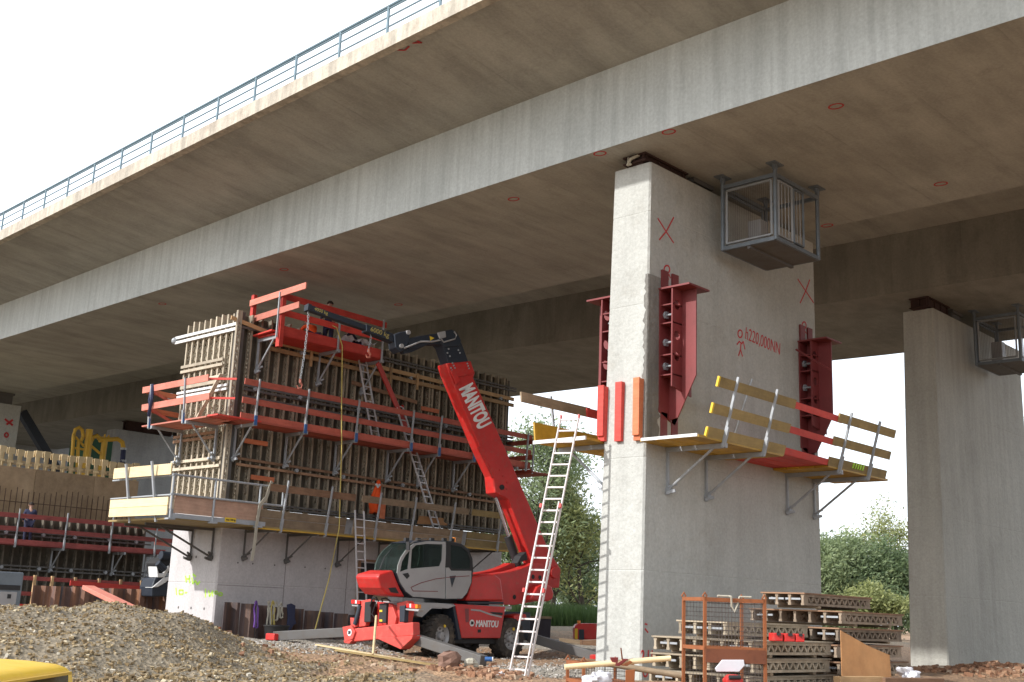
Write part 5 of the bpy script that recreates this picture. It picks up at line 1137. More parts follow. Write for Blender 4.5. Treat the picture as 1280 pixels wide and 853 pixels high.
# ---------------------------------------------------------------- trees
def tree(label, base, h, spread, nleaf, leaf, seed, sparse=.5, ls=.17, trunk=.16, lean=(0, 0), low=.25, name='leafy_tree', group='trees beyond the bridge'):
    random.seed(seed); base = V(base); t = thing(name, label, 'tree', base, group); br_ = MB(); tips = []
    top = base+V((lean[0], lean[1], h*.8)); n = 7
    tp = [base+(top-base)*i/n+V((random.uniform(-.1, .1), random.uniform(-.1, .1), 0))*h*.05*(i > 0) for i in range(n+1)]
    br_.path([tp[0]-V((0, 0, .4))]+tp, [trunk*1.25]+[trunk*(1-.85*i/n) for i in range(n+1)], 7)
    for k in range(int(13+h)):
        f_ = low+(1-low)*random.random()**.8; i = min(n-1, int(f_*n)); st_ = tp[i].lerp(tp[i+1], f_*n-i); a = random.random()*6.28; L_ = spread*(1.05-.62*f_)*(.6+.6*random.random())
        d_ = V((cos(a), sin(a), .35+.75*random.random())).normalized(); pts = [st_]
        for j_ in range(4): pts.append(pts[-1]+d_*L_/4); d_ = (d_+V((random.uniform(-.3, .3), random.uniform(-.3, .3), random.uniform(-.28, .12)))).normalized()
        br_.path(pts, [trunk*(.42-.09*j_)*(1.1-f_*.6) for j_ in range(5)], 5); tips += [(p, .5+.5*j_/4) for j_, p in enumerate(pts) if j_ >= 1]
        for _ in range(3):
            s0 = random.choice(pts[1:]); d2 = V((random.uniform(-1, 1), random.uniform(-1, 1), random.uniform(-.3, .8))).normalized(); e0 = s0+d2*L_*.42; br_.path([s0, s0.lerp(e0, .5)+V((0, 0, .05)), e0], [trunk*.11, trunk*.08, trunk*.03], 4); tips += [(e0, .9), (s0.lerp(e0, .6), .8)]
    br_.build('trunk', 'bark', t)
    VS, FS = [], []; clumps = random.sample(tips, max(4, int(len(tips)*sparse)))
    for _ in range(int(nleaf*1.35)):
        c, k = random.choice(clumps); rr = spread*.13
        p = c+V((random.gauss(0, rr), random.gauss(0, rr), random.gauss(-.1*rr, rr*.75))); a = V((random.gauss(0, 1), random.gauss(0, 1), random.gauss(0, .8))).normalized(); u = a.cross(V((random.random(), random.random(), random.random()))).normalized(); w_ = a.cross(u); s = ls*.78*(.5+.9*random.random()); o = len(VS)
        VS += [p-u*s*.9, p-w_*s*.32+u*s*.05, p+u*s*.9, p+w_*s*.32+u*s*.05]; FS.append((o, o+1, o+2, o+3))
    mb = MB(); mb.v = VS; mb.f = FS; mb.build('crown', leaf, t, fix=False)
    return t
def tb(x, y, d, z=None): p = atD(x, y, d); return V((p.x, p.y, gz(p.x, p.y) if z is None else z))
tree('tall loose willow with open crown left of the white ladder top', tb(662, 768, 92), 17.6, 7.0, 7000, 'leaf', 31, .34, .27, .3, (1.5, 0), .3)
tree('slim willow behind the red counterweight of the telehandler', tb(692, 768, 98), 16.0, 5.8, 7000, 'leaf', 32, .36, .26, .25, (.5, .5), .15)
tree('leaning yellowing willow just left of the front pier', tb(730, 770, 95), 13.0, 5.0, 5200, 'leaf2', 33, .3, .25, .25, (-.9, .9), .1)
tree('dense dark willow low behind the counterweight of the telehandler', tb(712, 771, 108), 10.4, 5.8, 11000, 'leaf3', 34, .8, .27, .22, (.3, 0), .05)
tree('dark willow seen below the boom behind the turret', tb(640, 770, 104), 12.0, 5.0, 8000, 'leaf3', 35, .7, .26, .22, (0, .3), .08)
tree('feathery taller tree rising over the bushes beside the shaded pier', tb(1106, 785, 96), 11.4, 5.2, 3600, 'leaf2', 36, .3, .22, .15, (.1, 0), .45)
tree('round grey green willow bush behind the timber stack beside the front pier', tb(1034, 783, 88), 7.6, 4.6, 12000, 'leaf', 37, .95, .24, .16, (0, 0), .02)
tree('broad grey green willow bush in the middle behind the timber stack', tb(1072, 785, 90), 7.4, 5.0, 12000, 'leaf', 38, .95, .24, .16, (0, 0), .02)
tree('darker willow bush nearest the shaded pier behind the timber stack', tb(1120, 787, 88), 7.0, 4.4, 11000, 'leaf3', 39, .95, .24, .16, (0, 0), .02)
tree('far thin tree at the right edge of the view beyond the shaded pier', tb(1292, 790, 90), 19.5, 6.2, 8000, 'leaf', 40, .5, .28, .3, (0, 0), .2)
tree('low yellow green bush between the willow bushes beyond the timber stack', tb(1094, 786, 76), 3.6, 2.6, 5000, 'leaf2', 41, .9, .2, .09, (0, 0), .02)
# grass strip
random.seed(50); VS, FS = [], []
for _ in range(9000):
    p = atD(random.uniform(640, 760), 775, random.uniform(72, 84)); z = gz(p.x, p.y) if _ % 40 == 0 else VS[-1].z*0+.55
    h = random.uniform(.8, 2.0); a = random.random()*6.28; o = len(VS); w_ = .04; dx = V((cos(a), sin(a), 0)); b0 = V((p.x, p.y, .35)); ti = b0+V((random.gauss(0, .16), random.gauss(0, .16), h))
    VS += [b0-dx*w_, b0+dx*w_, ti]; FS.append((o, o+1, o+2))
mb = MB(); mb.v = VS; mb.f = FS; o = mb.build('tall_grass', 'grass', None, fix=False); stuff(o); tag(o, 'tall green grass growing below the willows', 'grass')
# far wood closing the horizon
random.seed(77); VS, FS = [], []
for _ in range(26000):
    th = radians(random.uniform(-28, 62)); d = random.uniform(165, 205); hh = 7.5+2.2*noise.noise(V((th*14, 0, 3)))+1.6*noise.noise(V((th*47, 2, 0)))
    c = V((cos(th)*d, sin(th)*d, .3+hh*random.random()**.7)); a = V((random.gauss(0, 1), random.gauss(0, 1), random.gauss(0, .8))).normalized(); u = a.cross(V((random.random(), random.random(), random.random()))).normalized(); w_ = a.cross(u); s_ = random.uniform(.35, .8); o = len(VS)
    VS += [c-u*s_, c-w_*s_*.5, c+u*s_, c+w_*s_*.5]; FS.append((o, o+1, o+2, o+3))
mb = MB(); mb.v = VS; mb.f = FS; o = mb.build('far_wood', 'leaf3', None, fix=False); stuff(o); tag(o, 'far belt of dark green wood along the horizon', 'wood')

# ---------------------------------------------------------------- lower left formwork (next pier)
t = thing('wall_formwork', 'dark lower formwork wall with black beams behind red rails at the left edge', 'formwork', (24, 52, .9), 'formwork for the next pier')
XL, XR = 15.0, 29.2
MB().box(XL, XR, 52.0, 52.03, .9, 4.75).build('plywood', 'ply_dark', t)
la = lattice(3.9, .24, .08); la.v = [V((p.x, -p.y, p.z)) for p in la.v]; first = None; x = XL+.2; random.seed(9)
while x < XR:
    loc = V((x, 51.97, .85+random.uniform(-.04, .04)))
    if first is None: g = MB(); g.v = [p+loc for p in la.v]; g.f = la.f; first = g.build('timber_beam', wood('dark_beam_timber', (.1, .085, .065), (.17, .145, .11), (4, 4, .7), 3, .85, .4), t); base = loc  # much darker timber tone than the other formwork beams
    else: dup(first, t, loc-base, 'timber_beam')
    x += .42
for z_ in (2.55, 4.05): channel((XL, 51.68, z_), (29.4, 51.68, z_), 'steel_dark', t, .08, .07)
for z_ in (2.55, 4.05):
    for x_ in (22.3, 24.0, 25.5, 27.2, 28.6): MB().tube((x_, 51.7, z_), (x_, 51.6, z_), .08, 8).build('tie_nut', 'galv', t)
t = thing('wall_formwork', 'brown plywood formwork wall with pale beam heads along its top at the left edge', 'formwork', (24, 54.6, 3.5), 'formwork for the next pier')
for i, (a, b_) in enumerate(((15, 20.5), (20.52, 24.6), (24.62, 27.6), (27.62, 30.0))): MB().box(a, b_, 54.6, 54.63, 1.0, 7.25-.0*i).build('plywood', 'ply_brown', t)
first = None; x = XL+.25
while x < 30:
    loc = V((x, 54.64, 1.0+random.uniform(-.06, .05)))
    if first is None:
        g = MB(); g.box(-.15, .15, 0, .06, 6.84, 7.14).box(-.035, .035, .0, .2, 6.5, 6.84).box(-.15, .15, .2, .26, 6.84, 7.14).box(-.13, -.02, .0, .06, 0, 6.84).box(.06, .14, .14, .2, 0, 6.84)
        g.v = [p+loc for p in g.v]; first = g.build('timber_beam', 'new_sunlit_board', t); base = loc  # pale board colour stands in for sunlight on these beams
    else: dup(first, t, loc-base, 'timber_beam')
    MB().box(x-.17, x+.12, 54.6, 54.635, loc.z+6.42, loc.z+6.52).build('beam_head', 'new_sunlit_board', t) if x > 21 else None
    x += .43+random.uniform(-.02, .02)
channel((XL, 54.95, 7.5), (29.9, 54.95, 7.5), 'beam_wood_sunlit', t, .06, .1)
rbm = paint('rebar_steel', (.12, .07, .05), (.08, .05, .04), .5, .8, .3)
rc = thing('rebar_cage', 'rows of thin rusty reinforcing bars standing before the brown plywood', 'rebar', (24, 54, .9)); first = None; x = 18.
while x < 29.4:
    loc = V((x, 54.2, 1.0)); 
    if first is None: first = MB().tube(loc, loc+V((0, 0, 5.25)), .02, 5).build('rebar', rbm, rc); base = loc
    else: dup(first, rc, loc-base+V((0, random.uniform(-.05, .05), random.uniform(-.15, .1))), 'rebar')
    x += .27
MB().tube((18, 54.17, 4.9), (29.4, 54.17, 4.9), .018, 5).build('rebar', rbm, rc); MB().tube((18, 54.17, 5.6), (29.4, 54.17, 5.6), .018, 5).build('rebar', rbm, rc)
dr = wood('dull_red_board', (.26, .05, .045), (.36, .085, .075), (1, 1, 6), 2, .7, .3)
t = scaffold('red_scaffold', 'dull red board scaffold along the dark lower left formwork', 'scaffold', (15, 51.7, 0), (29.9, 51.7, 0), (0, -1, 0), 1.1, 3.5, (5.0, 7.3, 9.5, 11.7, 14.0), [(0, 14.9, 1.15, .2, dr, .045), (0, 15.3, .58, .2, dr, .045), (0, 14.6, .02, .22, dr, .045)], dr, .05, 'red board scaffolds on the lower left formwork', (6.5, 9.5, 12.5, 14.2), 1.1, .08, 1.55)
for z_, x0, x1 in ((4.75, 28.2, 29.8), (4.05, 29.2, 30.2)): MB().bar((x0, 51.0, z_), (x1, 51.2, z_-.05), .04, .16).build('guard_board', 'pink_board', t)
# ground level red railing and sheet piles at left
t = thing('red_railing', 'low red board railing with pale posts behind the left sheet piles', 'railing', (23, 46, 1))
MB().bar((17.5, 46, 2.08), (28.4, 46, 2.0), .045, .16).build('guard_board', dr, t); MB().bar((17.5, 46, 1.5), (21.2, 46, 1.45), .045, .16).build('guard_board', dr, t); MB().bar((17.5, 46, 1.02), (21.2, 46, 1.0), .06, .1).build('guard_board', 'red_bright', t)
MB().bar((22.4, 45.3, 1.94), (28.0, 45.3, 1.76), .05, .2).build('guard_board', 'red_bright', t)
for px in (42, 64, 93, 123, 150, 176, 202): p = onY(px, 735, 45.95); MB().bar((p.x, 45.95, .6), (p.x, 45.95, 2.18), .1, .1, (0, 1, 0)).build('post', 'tan_timber', t)
def sheetpile(label, A, B, zb, z0, z1, mat, pw=.6, dpt=.22, group='sheet pile walls'):
    A, B = V(A), V(B); e_ = (B-A).normalized(); nrm = V((e_.y, -e_.x, 0)); t = thing('sheet_pile_wall', label, 'sheet piling', A+V((0, 0, zb)), group)
    n = int((B-A).length/pw); first = None
    for k in range(n):
        s = (1 if k % 2 else -1); o = A+e_*k*pw; tk = .02
        prof = [(0, 0), (.1, 0), (.2, dpt*s*.5*2), (.4, dpt*s*.5*2), (.5, 0), (.6, 0)]
        zt = z0+(z1-z0)*k/n+random.uniform(-.008, .008); outl = [o+e_*a+nrm*b_ for a, b_ in prof]; inn = [p-nrm*tk for p in outl][::-1]
        P = [V((p.x, p.y, zb)) for p in outl+inn]; MB().prism(P, (0, 0, zt-zb)).build('sheet_pile', mat, t)
    return t
random.seed(4)
sheetpile('rusty sheet pile wall behind the stone heap in the left foreground', (20.4, 44.2, 0), (29.2, 44.2, 0), .2, 1.78, 1.82, 'sheet_rusty')
sheetpile('dark sheet pile wall with slings hung over it below the new pier', (21.75, 33.2, 0), (29.7, 33.2, 0), -.2, 1.45, 1.02, 'sheet', .65, .26)
t = thing('steel_beam', 'rusty steel edge beam lying at the sunlit foot of the new pier', 'beam', (21.3, 33.4, .4)); MB().bar((20.2, 34.6, .55), (21.75, 33.3, .5), .3, .3).build('beam', 'rust_orange', t, .01)
# pale red ramp beam
a, b_ = atD(110, 734.5, 34), atD(187, 772, 31)
t = thing('painted_beam', 'pale red painted beam slanting down over the left sheet piles onto the heap', 'beam', b_); MB().bar(a, b_, .36, .12).build('beam', 'pink_board', t, .01); MB().bar(a+V((0, -.2, -.09)), b_+V((0, -.2, -.09)), .04, .16).build('edge_strip', 'red_bright', t)
# generator box
c = atD(12, 740, 39)
t = thing('generator', 'weathered grey generator box at the left edge behind the stone heap', 'generator', (c.x, c.y, .7)); ZT = 2.15
MB().box(c.x-.8, c.x+.28, c.y-.3, c.y+.9, .8, ZT).build('housing', 'cage_steel', t, .04); MB().box(c.x-.45, c.x+.12, c.y-.32, c.y-.28, 1.05, 1.5).build('control_panel', 'man_grey', t, .01); MB().box(c.x-.2, c.x-.08, c.y-.34, c.y-.3, 1.28, 1.42).build('switch', 'black', t); MB().box(c.x-.5, c.x+.2, c.y-.33, c.y-.28, 1.56, 1.72).build('vent', 'black', t); MB().box(c.x-.9, c.x+.4, c.y-.4, c.y+1., .7, .8).build('skid', 'steel_dark', t)
# white excavator half hidden by the new pier
c = atD(207, 720, 47)
t = thing('excavator', 'small white and dark excavator half hidden behind the sunlit end of the new pier', 'excavator', (c.x, c.y, .8))
E3 = lambda x, y, d=0: onY(x, y, c.y+d)
MB().prism([E3(*p) for p in ((196, 708), (199, 717), (204, 717), (211, 707), (213, 711), (206, 722), (197, 722))], (0, .7, 0)).build('body_panel', 'white', t, .03)
MB().prism([E3(*p) for p in ((190, 735), (205, 722), (214, 721), (208, 728), (198, 734))], (0, .6, 0)).build('track_guard', 'white', t, .03)
MB().prism([E3(*p, .1) for p in ((196, 704), (203, 697), (216, 700), (216, 716), (204, 717), (199, 716))], (0, .9, 0)).build('engine', 'black', t, .05)
MB().prism([E3(*p, .05) for p in ((190, 734), (194, 723), (204, 720), (222, 724), (222, 746), (190, 746))], (0, 1.0, 0)).build('undercarriage', 'man_dark', t, .05)
MB().tube(E3(201, 694), E3(213, 696), .18, 10).build('cylinder', 'man_dark', t); MB().tube(E3(197, 704, -.1), E3(206, 712, -.1), .13, 10).build('arm', 'man_dark', t)
# yellow concrete delivery pipes on a mast
t = thing('pipe_mast', 'yellow pipe mast with bent delivery pipes rising behind the left formwork', 'mast', (30, 60, 1)); Y6 = 60
g = lambda x, y: onY(x, y, Y6)
def gy(pts, r_): return MB().path([g(*p) for p in pts], r_, 8)
gy([(86, 640), (89, 590), (92, 545), (94, 537), (99, 534.5), (103, 538), (104, 546), (101, 552)], .1).build('pipe', 'yellow_pipe', t, 0, True)
gy([(103, 640), (107, 580), (112, 537)], .19).build('mast', 'yellow_pipe', t); gy([(98, 552), (96, 600), (92, 640)], .1).build('mast', 'yellow_pipe', t)
gy([(104, 630), (108, 590), (112, 556), (116, 547), (121, 545), (125, 549)], .13).build('pipe', 'yellow_pipe', t, 0, True)
gy([(124, 550.5), (147, 549), (153, 553), (154.5, 562)], .13).build('pipe', 'yellow_pipe', t, 0, True); gy([(131, 551), (126, 590), (121, 640)], .16).build('mast', 'yellow_pipe', t)
gy([(154.5, 561), (153.5, 572), (152.5, 582)], .14).build('hose', 'navy', t, 0, True)
for y_ in (560, 575): MB().tube(g(154, y_), g(153.8, y_+2.5), .17, 10).build('coupling', 'galv', t)
gy([(112, 556), (125, 567)], .07).build('brace', 'yellow_pipe', t); gy([(94, 546), (105, 558)], .07).build('brace', 'yellow_pipe', t); gy([(92, 560), (104, 562)], .07).build('brace', 'yellow_pipe', t)
for x_, y_ in ((128, 547), (131, 544), (134, 547), (136, 545)): MB().tube(g(x_, y_+3), g(x_, y_-1), .05, 6).build('valve', 'yellow_pipe', t)
o = thing('site_container', 'dark green container standing behind the yellow pipe mast', 'container', (30, 64, 1)); a, b_ = onY(112, 549, 64), onY(142, 549, 64); MB().box(a.x, b_.x, 64, 66.4, 1, 10.4).build('container_body', paint('green_paint', (.012, .075, .035), (.05, .08, .05), .4, .5), o, .03)
# abutment and bank closing the view under the bridge
ab = thing('bridge_abutment', 'dark concrete abutment wall under the far end of the bridge', 'abutment', (35, 92, 0)); MB().box(5, 64, 92, 94, -1, 16).build('wall', 'far_conc', ab)
a, b_ = onY(27, 515, 72), onY(58, 560, 72); st_ = thing('scaffold_strut', 'dark slanted strut beside the far left pier', 'strut', b_); MB().bar(a, V((b_.x+1.8, 72, 8.0)), .5, .5).build('strut', 'man_dark', st_)

# ---------------------------------------------------------------- stacked lattice girder panels
latx_cache = {}
def panel(label, X0, Y0, ztop, Lx, Wy, n, mat, group, sheetmat='grey_board'):
    t = thing('formwork_panel', label, 'formwork panel', (X0+Lx/2, Y0+Wy/2, ztop-.27), group)
    MB().box(X0-.03, X0+Lx+.03, Y0-.03, Y0+Wy+.03, ztop-.03, ztop).build('sheet', sheetmat, t)
    g = lattice(Lx, .23, .075, .05, .25, 'x', .2); first = None
    for k in range(n):
        loc = V((X0, Y0+.04+(Wy-.08)*k/(n-1), ztop-.032))
        if first is None: h_ = MB(); h_.v = [p+loc for p in g.v]; h_.f = g.f; first = h_.build('girder', mat, t); base = loc
        else: dup(first, t, loc-base, 'girder')
    for kx in (.22, .78): MB().box(X0+Lx*kx-.05, X0+Lx*kx+.05, Y0, Y0+Wy, ztop-.315, ztop-.266).build('bearer', 'grey_board', t)
    for yy in (Y0+.3, Y0+Wy-.35): MB().box(X0+.02, X0+.06, yy-.2, yy+.2, ztop-.15, ztop-.11).build('end_bar', 'galv', t)
def layer(pl, pc, pr_, D, label, z, n, mat, group, sm='grey_board'):
    c_ = atD(*pc, D); l_ = onX(*pl, c_.x); r_ = onY(*pr_, c_.y); panel(label, c_.x, c_.y, z, r_.x-c_.x, l_.y-c_.y, n, mat, group, sm)
GA, GB = 'panels in the near timber stack', 'panels in the far timber stack'
zc = atD(940, 801, 21.6).z; ph = .325
layer((848, 772), (908, 778), (1010, 782), 22.3, 'short top panel of the near timber stack behind the rusty cage', zc+ph, 4, 'panel_wood', GA, 'panel_wood')
for i, lab in enumerate(('second panel from the top of the near timber stack carrying the red cases', 'third panel from the top of the near timber stack behind the rusty cage', 'fourth panel from the top of the near timber stack behind the rusty cage', 'lowest panel of the near timber stack by the bottom picture edge')):
    j_ = (0, 2, -4, 1)[i]; layer((817-i*2+j_*.4, 791), (940+j_, 801), (1039-j_, 801), 21.6, lab, zc-ph*i, 8, 'panel_wood', GA, 'panel_wood')
zt = atD(1005, 741, 24.6).z; ph2 = .35
layer((953, 741), (1005, 741), (1088, 748), 24.6, 'topmost short panel of the far timber stack before the willow bushes', zt, 4, 'panel_brown', GB, 'brown_board')
for i, (pl_, pc_, pr2, lab) in enumerate((((938, 761), (1052, 762), (1128, 768), 'second panel from the top of the far timber stack'), ((950, 781), (1048, 783), (1127, 788), 'third panel from the top of the far timber stack above the leaning orange plywood'), ((955, 801), (1046, 804), (1127, 808), 'fourth panel from the top of the far timber stack behind the leaning plywood'), ((950, 822), (1050, 826), (1134, 828), 'fifth panel from the top of the far timber stack beside the white bag'))):
    layer(pl_, pc_, pr2, 24.4, lab, zt-ph2*(i+1), 7, 'panel_brown', GB, 'brown_board')
t = thing('plywood_sheet', 'orange plywood offcut with a slanted top leaning on the timber stack', 'plywood', atD(1080, 845, 23)); p0 = atD(1050, 845, 23); ex = (atD(1116, 847, 23.6)-p0); n_ = V((ex.y, -ex.x, 0)).normalized()
def plw(x, y): return onP(x, y, p0, (n_+V((0, 0, .16))).normalized())
MB().prism([plw(*p) for p in ((1051, 788), (1054, 790), (1086, 808), (1112, 819), (1115, 856), (1053, 856))], -n_*.02).build('sheet', 'ply_orange', t)
a, b_ = atD(1046, 849, 22.4), atD(1101, 849, 22.9); t = thing('timber_beam', 'pale timber beam lying in front of the leaning orange plywood', 'beam', a, 'beams lying before the timber stacks'); MB().bar(a+V((0, 0, -.06)), b_+V((0, 0, -.06)), .2, .22).build('beam', 'tan_timber', t, .01)
a, b_ = atD(1102, 850.5, 22.8), atD(1176, 851, 23.5); t = thing('timber_beam', 'brown timber beam end lying below the white bag', 'beam', a, 'beams lying before the timber stacks'); MB().bar(a+V((0, 0, -.06)), b_+V((0, 0, -.06)), .2, .22).build('beam', 'brown_board', t, .01)
def bag(label, px, d, s, seed, sc=(1.3, 1, .75)):
    random.seed(seed); c_ = atD(*px, d); m_ = MB().sphere((0, 0, 0), s, 26, 18, sc); m_.v = [c_+p*(.8+.75*noise.noise(p*5.5+V((seed, 0, 0)))+.4*noise.noise(p*14+V((0, seed, 0)))) for p in m_.v]; o_ = m_.build('bag', 'white_bag', None, 0, True); tag(o_, label, 'bag', 'white bags')
bag('crumpled white bag beside the lower right end of the timber stack', (1136, 842), 24, .2, 3)
for i, (x0, x1) in enumerate(((967, 979), (981, 994), (995, 1006))):
    a = atD(x0, 800, 21.9); w_ = (atD(x1, 800, 21.9)-a); t = thing('tool_case', ('left', 'middle', 'right')[i]+'most of three red tool cases on the near timber stack', 'tool case', a, 'red tool cases')
    a = V((a.x, a.y, zc)); MB().hexa([a, a+w_, a+w_+V((.15, .2, 0)), a+V((.15, .2, 0))], [p+V((0, 0, .15)) for p in (a, a+w_, a+w_+V((.15, .2, 0)), a+V((.15, .2, 0)))]).build('case_body', 'man_red', t, .015); MB().bar(a+w_*.3+V((-.02, -.02, .13)), a+w_*.7+V((-.02, -.02, .13)), .03, .05).build('handle', 'black', t)
# rusty stillage
fwd = V((CF.x, CF.y, 0)).normalized(); rgt = V((CR.x, CR.y, 0)).normalized()
def stillage(label, pc, D, w, dpt, h, base, mat='rust_orange', mesh=True, plate_=None):
    o_ = atD(*pc, D); t = thing('stillage', label, 'stillage', V((o_.x, o_.y, base)), 'rusty steel stillages'); r_ = (rgt*.98+fwd*.2).normalized(); f_ = V((-r_.y, r_.x, 0)); o_ = V((o_.x, o_.y, base)); h = h-base
    C_ = [o_, o_+r_*w, o_+r_*w+f_*dpt-r_*.1, o_+f_*dpt-r_*.1]
    for c_ in C_: MB().bar(c_, c_+V((0, 0, h)), .05, .05, r_).path([c_+V((0, 0, h))-r_*.04, c_+V((0, 0, h+.07)), c_+V((0, 0, h))+r_*.04], .016, 5).build('corner_post', mat, t)
    for z_ in (.08, h*.5, h-.04):
        for i in range(4): MB().bar(C_[i]+V((0, 0, z_)), C_[(i+1) % 4]+V((0, 0, z_)), .05, .06).build('cross_rail', mat, t)
    if mesh:
        for (i, k) in ((0, 1), (2, 3), (1, 2)):
            m_ = MB(); n1 = 18
            for j_ in range(1, n1): p = C_[i].lerp(C_[k], j_/n1); m_.tube(p+V((0, 0, .1)), p+V((0, 0, h-.05)), .004, 4, cap=False)
            z_ = .15
            while z_ < h-.05: m_.tube(C_[i]+V((0, 0, z_)), C_[k]+V((0, 0, z_)), .004, 4, cap=False); z_ += .075
            m_.build('mesh_side', 'wire', t)
    if plate_: MB().bar(C_[0]+V((0, 0, plate_))-f_*.04, C_[1]+V((0, 0, plate_))-f_*.04, .02, .22).build('side_plate', 'rust', t)
    return t, C_, f_, r_
t, C_, f_, r_ = stillage('tall rusty mesh stillage standing before the near timber stack', (881, 853), 19, 1.06, .75, 1.87, .2, plate_=.72)
rp_ = thing('rope', 'frayed pale rope looped over the top bar of the tall rusty stillage', 'rope', C_[0]+V((0, 0, 1.6))); b0 = C_[0].lerp(C_[1], .4)+V((0, 0, 1.69)); MB().path([b0-r_*.2, b0, b0+r_*.02-f_*.06, b0+r_*.05-V((0, 0, .16)), b0+r_*.1-V((0, 0, .25)), b0+r_*.15-V((0, 0, .14)), b0+r_*.19, b0+r_*.4], .018, 6).build('rope_strand', 'cloth_grey', rp_)
t = thing('cloth', 'dirty white cloth draped over the lower rail of the tall rusty stillage', 'cloth', C_[0]+V((0, 0, .5))); F2 = lambda x, y: onP(x, y, C_[0]-f_*.07, f_)
MB().prism([F2(*p) for p in ((903, 825), (930, 825), (931, 832), (924, 840), (896, 840), (894, 836))], f_*.03).build('fabric', 'white_bag', t, .008)
t = thing('tool_case', 'red and grey power tool at the foot of the tall rusty stillage', 'power tool', F2(915, 852)); MB().prism([F2(*p) for p in ((902, 849), (908, 843), (918, 843), (924, 850), (920, 858), (904, 858))], -f_*.2).build('tool_body', 'man_red', t, .02); MB().tube(F2(905, 846)-f_*.22, F2(919, 846)-f_*.22, .035, 8).build('handle', 'black', t)
t, C2, f2, r2 = stillage('low rusty stillage with scrap at the foot of the front pier', (729, 862), 19.5, .86, .7, .72, .05, plate_=None)
sc = lambda x, y, d=18.9: atD(x, y, d)
def scrap(label, pts, th, mat, n_='scrap_piece', cat='scrap'):
    P = [sc(*p) for p in pts]; o_ = MB().prism(P, fwd*th).build(n_, mat, None, .006); tag(o_, label, cat, 'scrap on the low stillage')
scrap('rust red steel plate piece upright on the low stillage', ((763, 822), (773, 822), (772, 830), (766, 832)), .1, 'bracket_red'); scrap('rust red folded steel piece leaning on the low stillage', ((768, 832), (780, 824), (786, 824), (774, 833)), .14, 'bracket_red'); scrap('rust red steel wedge on the right of the low stillage', ((776, 832), (788, 826), (791, 828), (784, 833)), .2, 'rust_orange'); scrap('thin rusty bar sticking up from the low stillage', ((775.5, 810), (777, 810), (779, 825), (777, 825)), .03, 'rust'); scrap('rust brown board standing inside the low stillage', ((782, 838), (794, 837), (793, 856), (782, 856)), .04, 'rust_orange')
bag('pale plastic wrap bundled inside the low stillage', (746, 848), 19.3, .2, 8, (1.3, .8, .7))
def pole(label, a, b_, r_, mat='tan_timber', n_='timber_pole', cat='pole', gp='poles and laths lying about'):
    o_ = MB().tube(a, b_, r_, 8).build(n_, mat, None, 0, True); tag(o_, label, cat, gp)
pole('pale round pole lying across the low stillage', atD(706, 834, 18.8), atD(838, 823, 19.1), .045, 'new_sunlit_board'); pole('grey weathered pole slanting down behind the low stillage', atD(760, 830, 19.6), atD(852, 845, 19.4), .05, 'grey_board')
# loose pieces round the telehandler
def lath(label, p0, d0, p1, d1, w=.1, h=.04, mat='new_sunlit_board'):
    a, b_ = atD(*p0, d0), atD(*p1, d1); a.z = gz(a.x, a.y)+.05; b_.z = gz(b_.x, b_.y)+.06; o_ = MB().bar(a, b_, w, h).build('timber_lath', mat, None); tag(o_, label, 'lath', 'poles and laths lying about')
lath('long pale lath lying on the soil, upper of the pair before the telehandler', (396, 804), 31.5, (528, 829), 26.5); lath('long yellowish lath lying on the soil, lower of the pair before the telehandler', (420, 812), 30, (556, 834), 25.2, .08, .04, 'yellow_grey'); lath('short pale board piece lying beside the soil mound', (543, 829), 25.3, (578, 824), 25.6, .16, .06)
lath('stub of fresh timber pointing up from the soil mound', (566, 825), 25.2, (577, 818), 25.6, .12, .08, 'orange_board')
a, b_ = atD(466, 823, 28.6), e(487, 771, -.5); pole('pale stake leaning against the red stabiliser beam', a, b_, .035, 'new_sunlit_board')
a = atD(590, 829, 24.6); m_ = MB().sphere((0, 0, 0), .17, 9, 6, (1.3, 1, .8)); m_.v = [a+p*(.8+.4*noise.noise(p*7)) for p in m_.v]; tag(m_.build('sack', 'cloth_grey', None), 'grey torn sack lying on the soil mound', 'sack')
a = atD(606, 824, 25.2); t = thing('paint_can', 'small blue can lying right of the grey torn sack', 'can', a); MB().tube(a, a+rgt*.16, .05, 12).build('can_body', 'blue', t); MB().tube(a+rgt*.16, a+rgt*.18, .052, 12).build('can_lid', 'white', t)
# tub, slings, jacket on the sheet piles
a = onY(344, 803, 32.3); a.z = gz(a.x, a.y); t = thing('mortar_tub', 'round black mortar tub in front of the sheet piles', 'tub', a); rg = []
for r_, z_ in ((.0, .02), (.33, .0), (.4, .42), (.43, .44), (.43, .47), (.38, .46), (.31, .05), (.0, .05)): rg.append([a+V((cos(2*pi*i/20)*r_, sin(2*pi*i/20)*r_, z_)) for i in range(20)])
MB().loft(rg, cap=False).build('tub_shell', 'black', t, 0, True)
def sling(label, x, y0, y1, mat, w=2.2, seed=0, Yp=32.86):
    random.seed(seed); t = thing('webbing_sling', label, 'sling', onY(x, y0, Yp), 'slings over the sheet piles'); pts = [onY(x, y0-1, Yp+.15), onY(x-w*.3, y0, Yp)]
    for k in range(1, 5): pts.append(onY(x-w+random.uniform(-.8, .8), y0+(y1-y0)*k/4, Yp))
    pts.append(onY(x+.2, y1+.8, Yp)); 
    for k in range(4, 0, -1): pts.append(onY(x+w+random.uniform(-.8, .8), y0+(y1-y0)*k/4, Yp))
    pts += [onY(x+w*.4, y0, Yp), onY(x+.5, y0-1, Yp+.15)]
    MB().path(pts, .035, 5).build('webbing', mat, t)
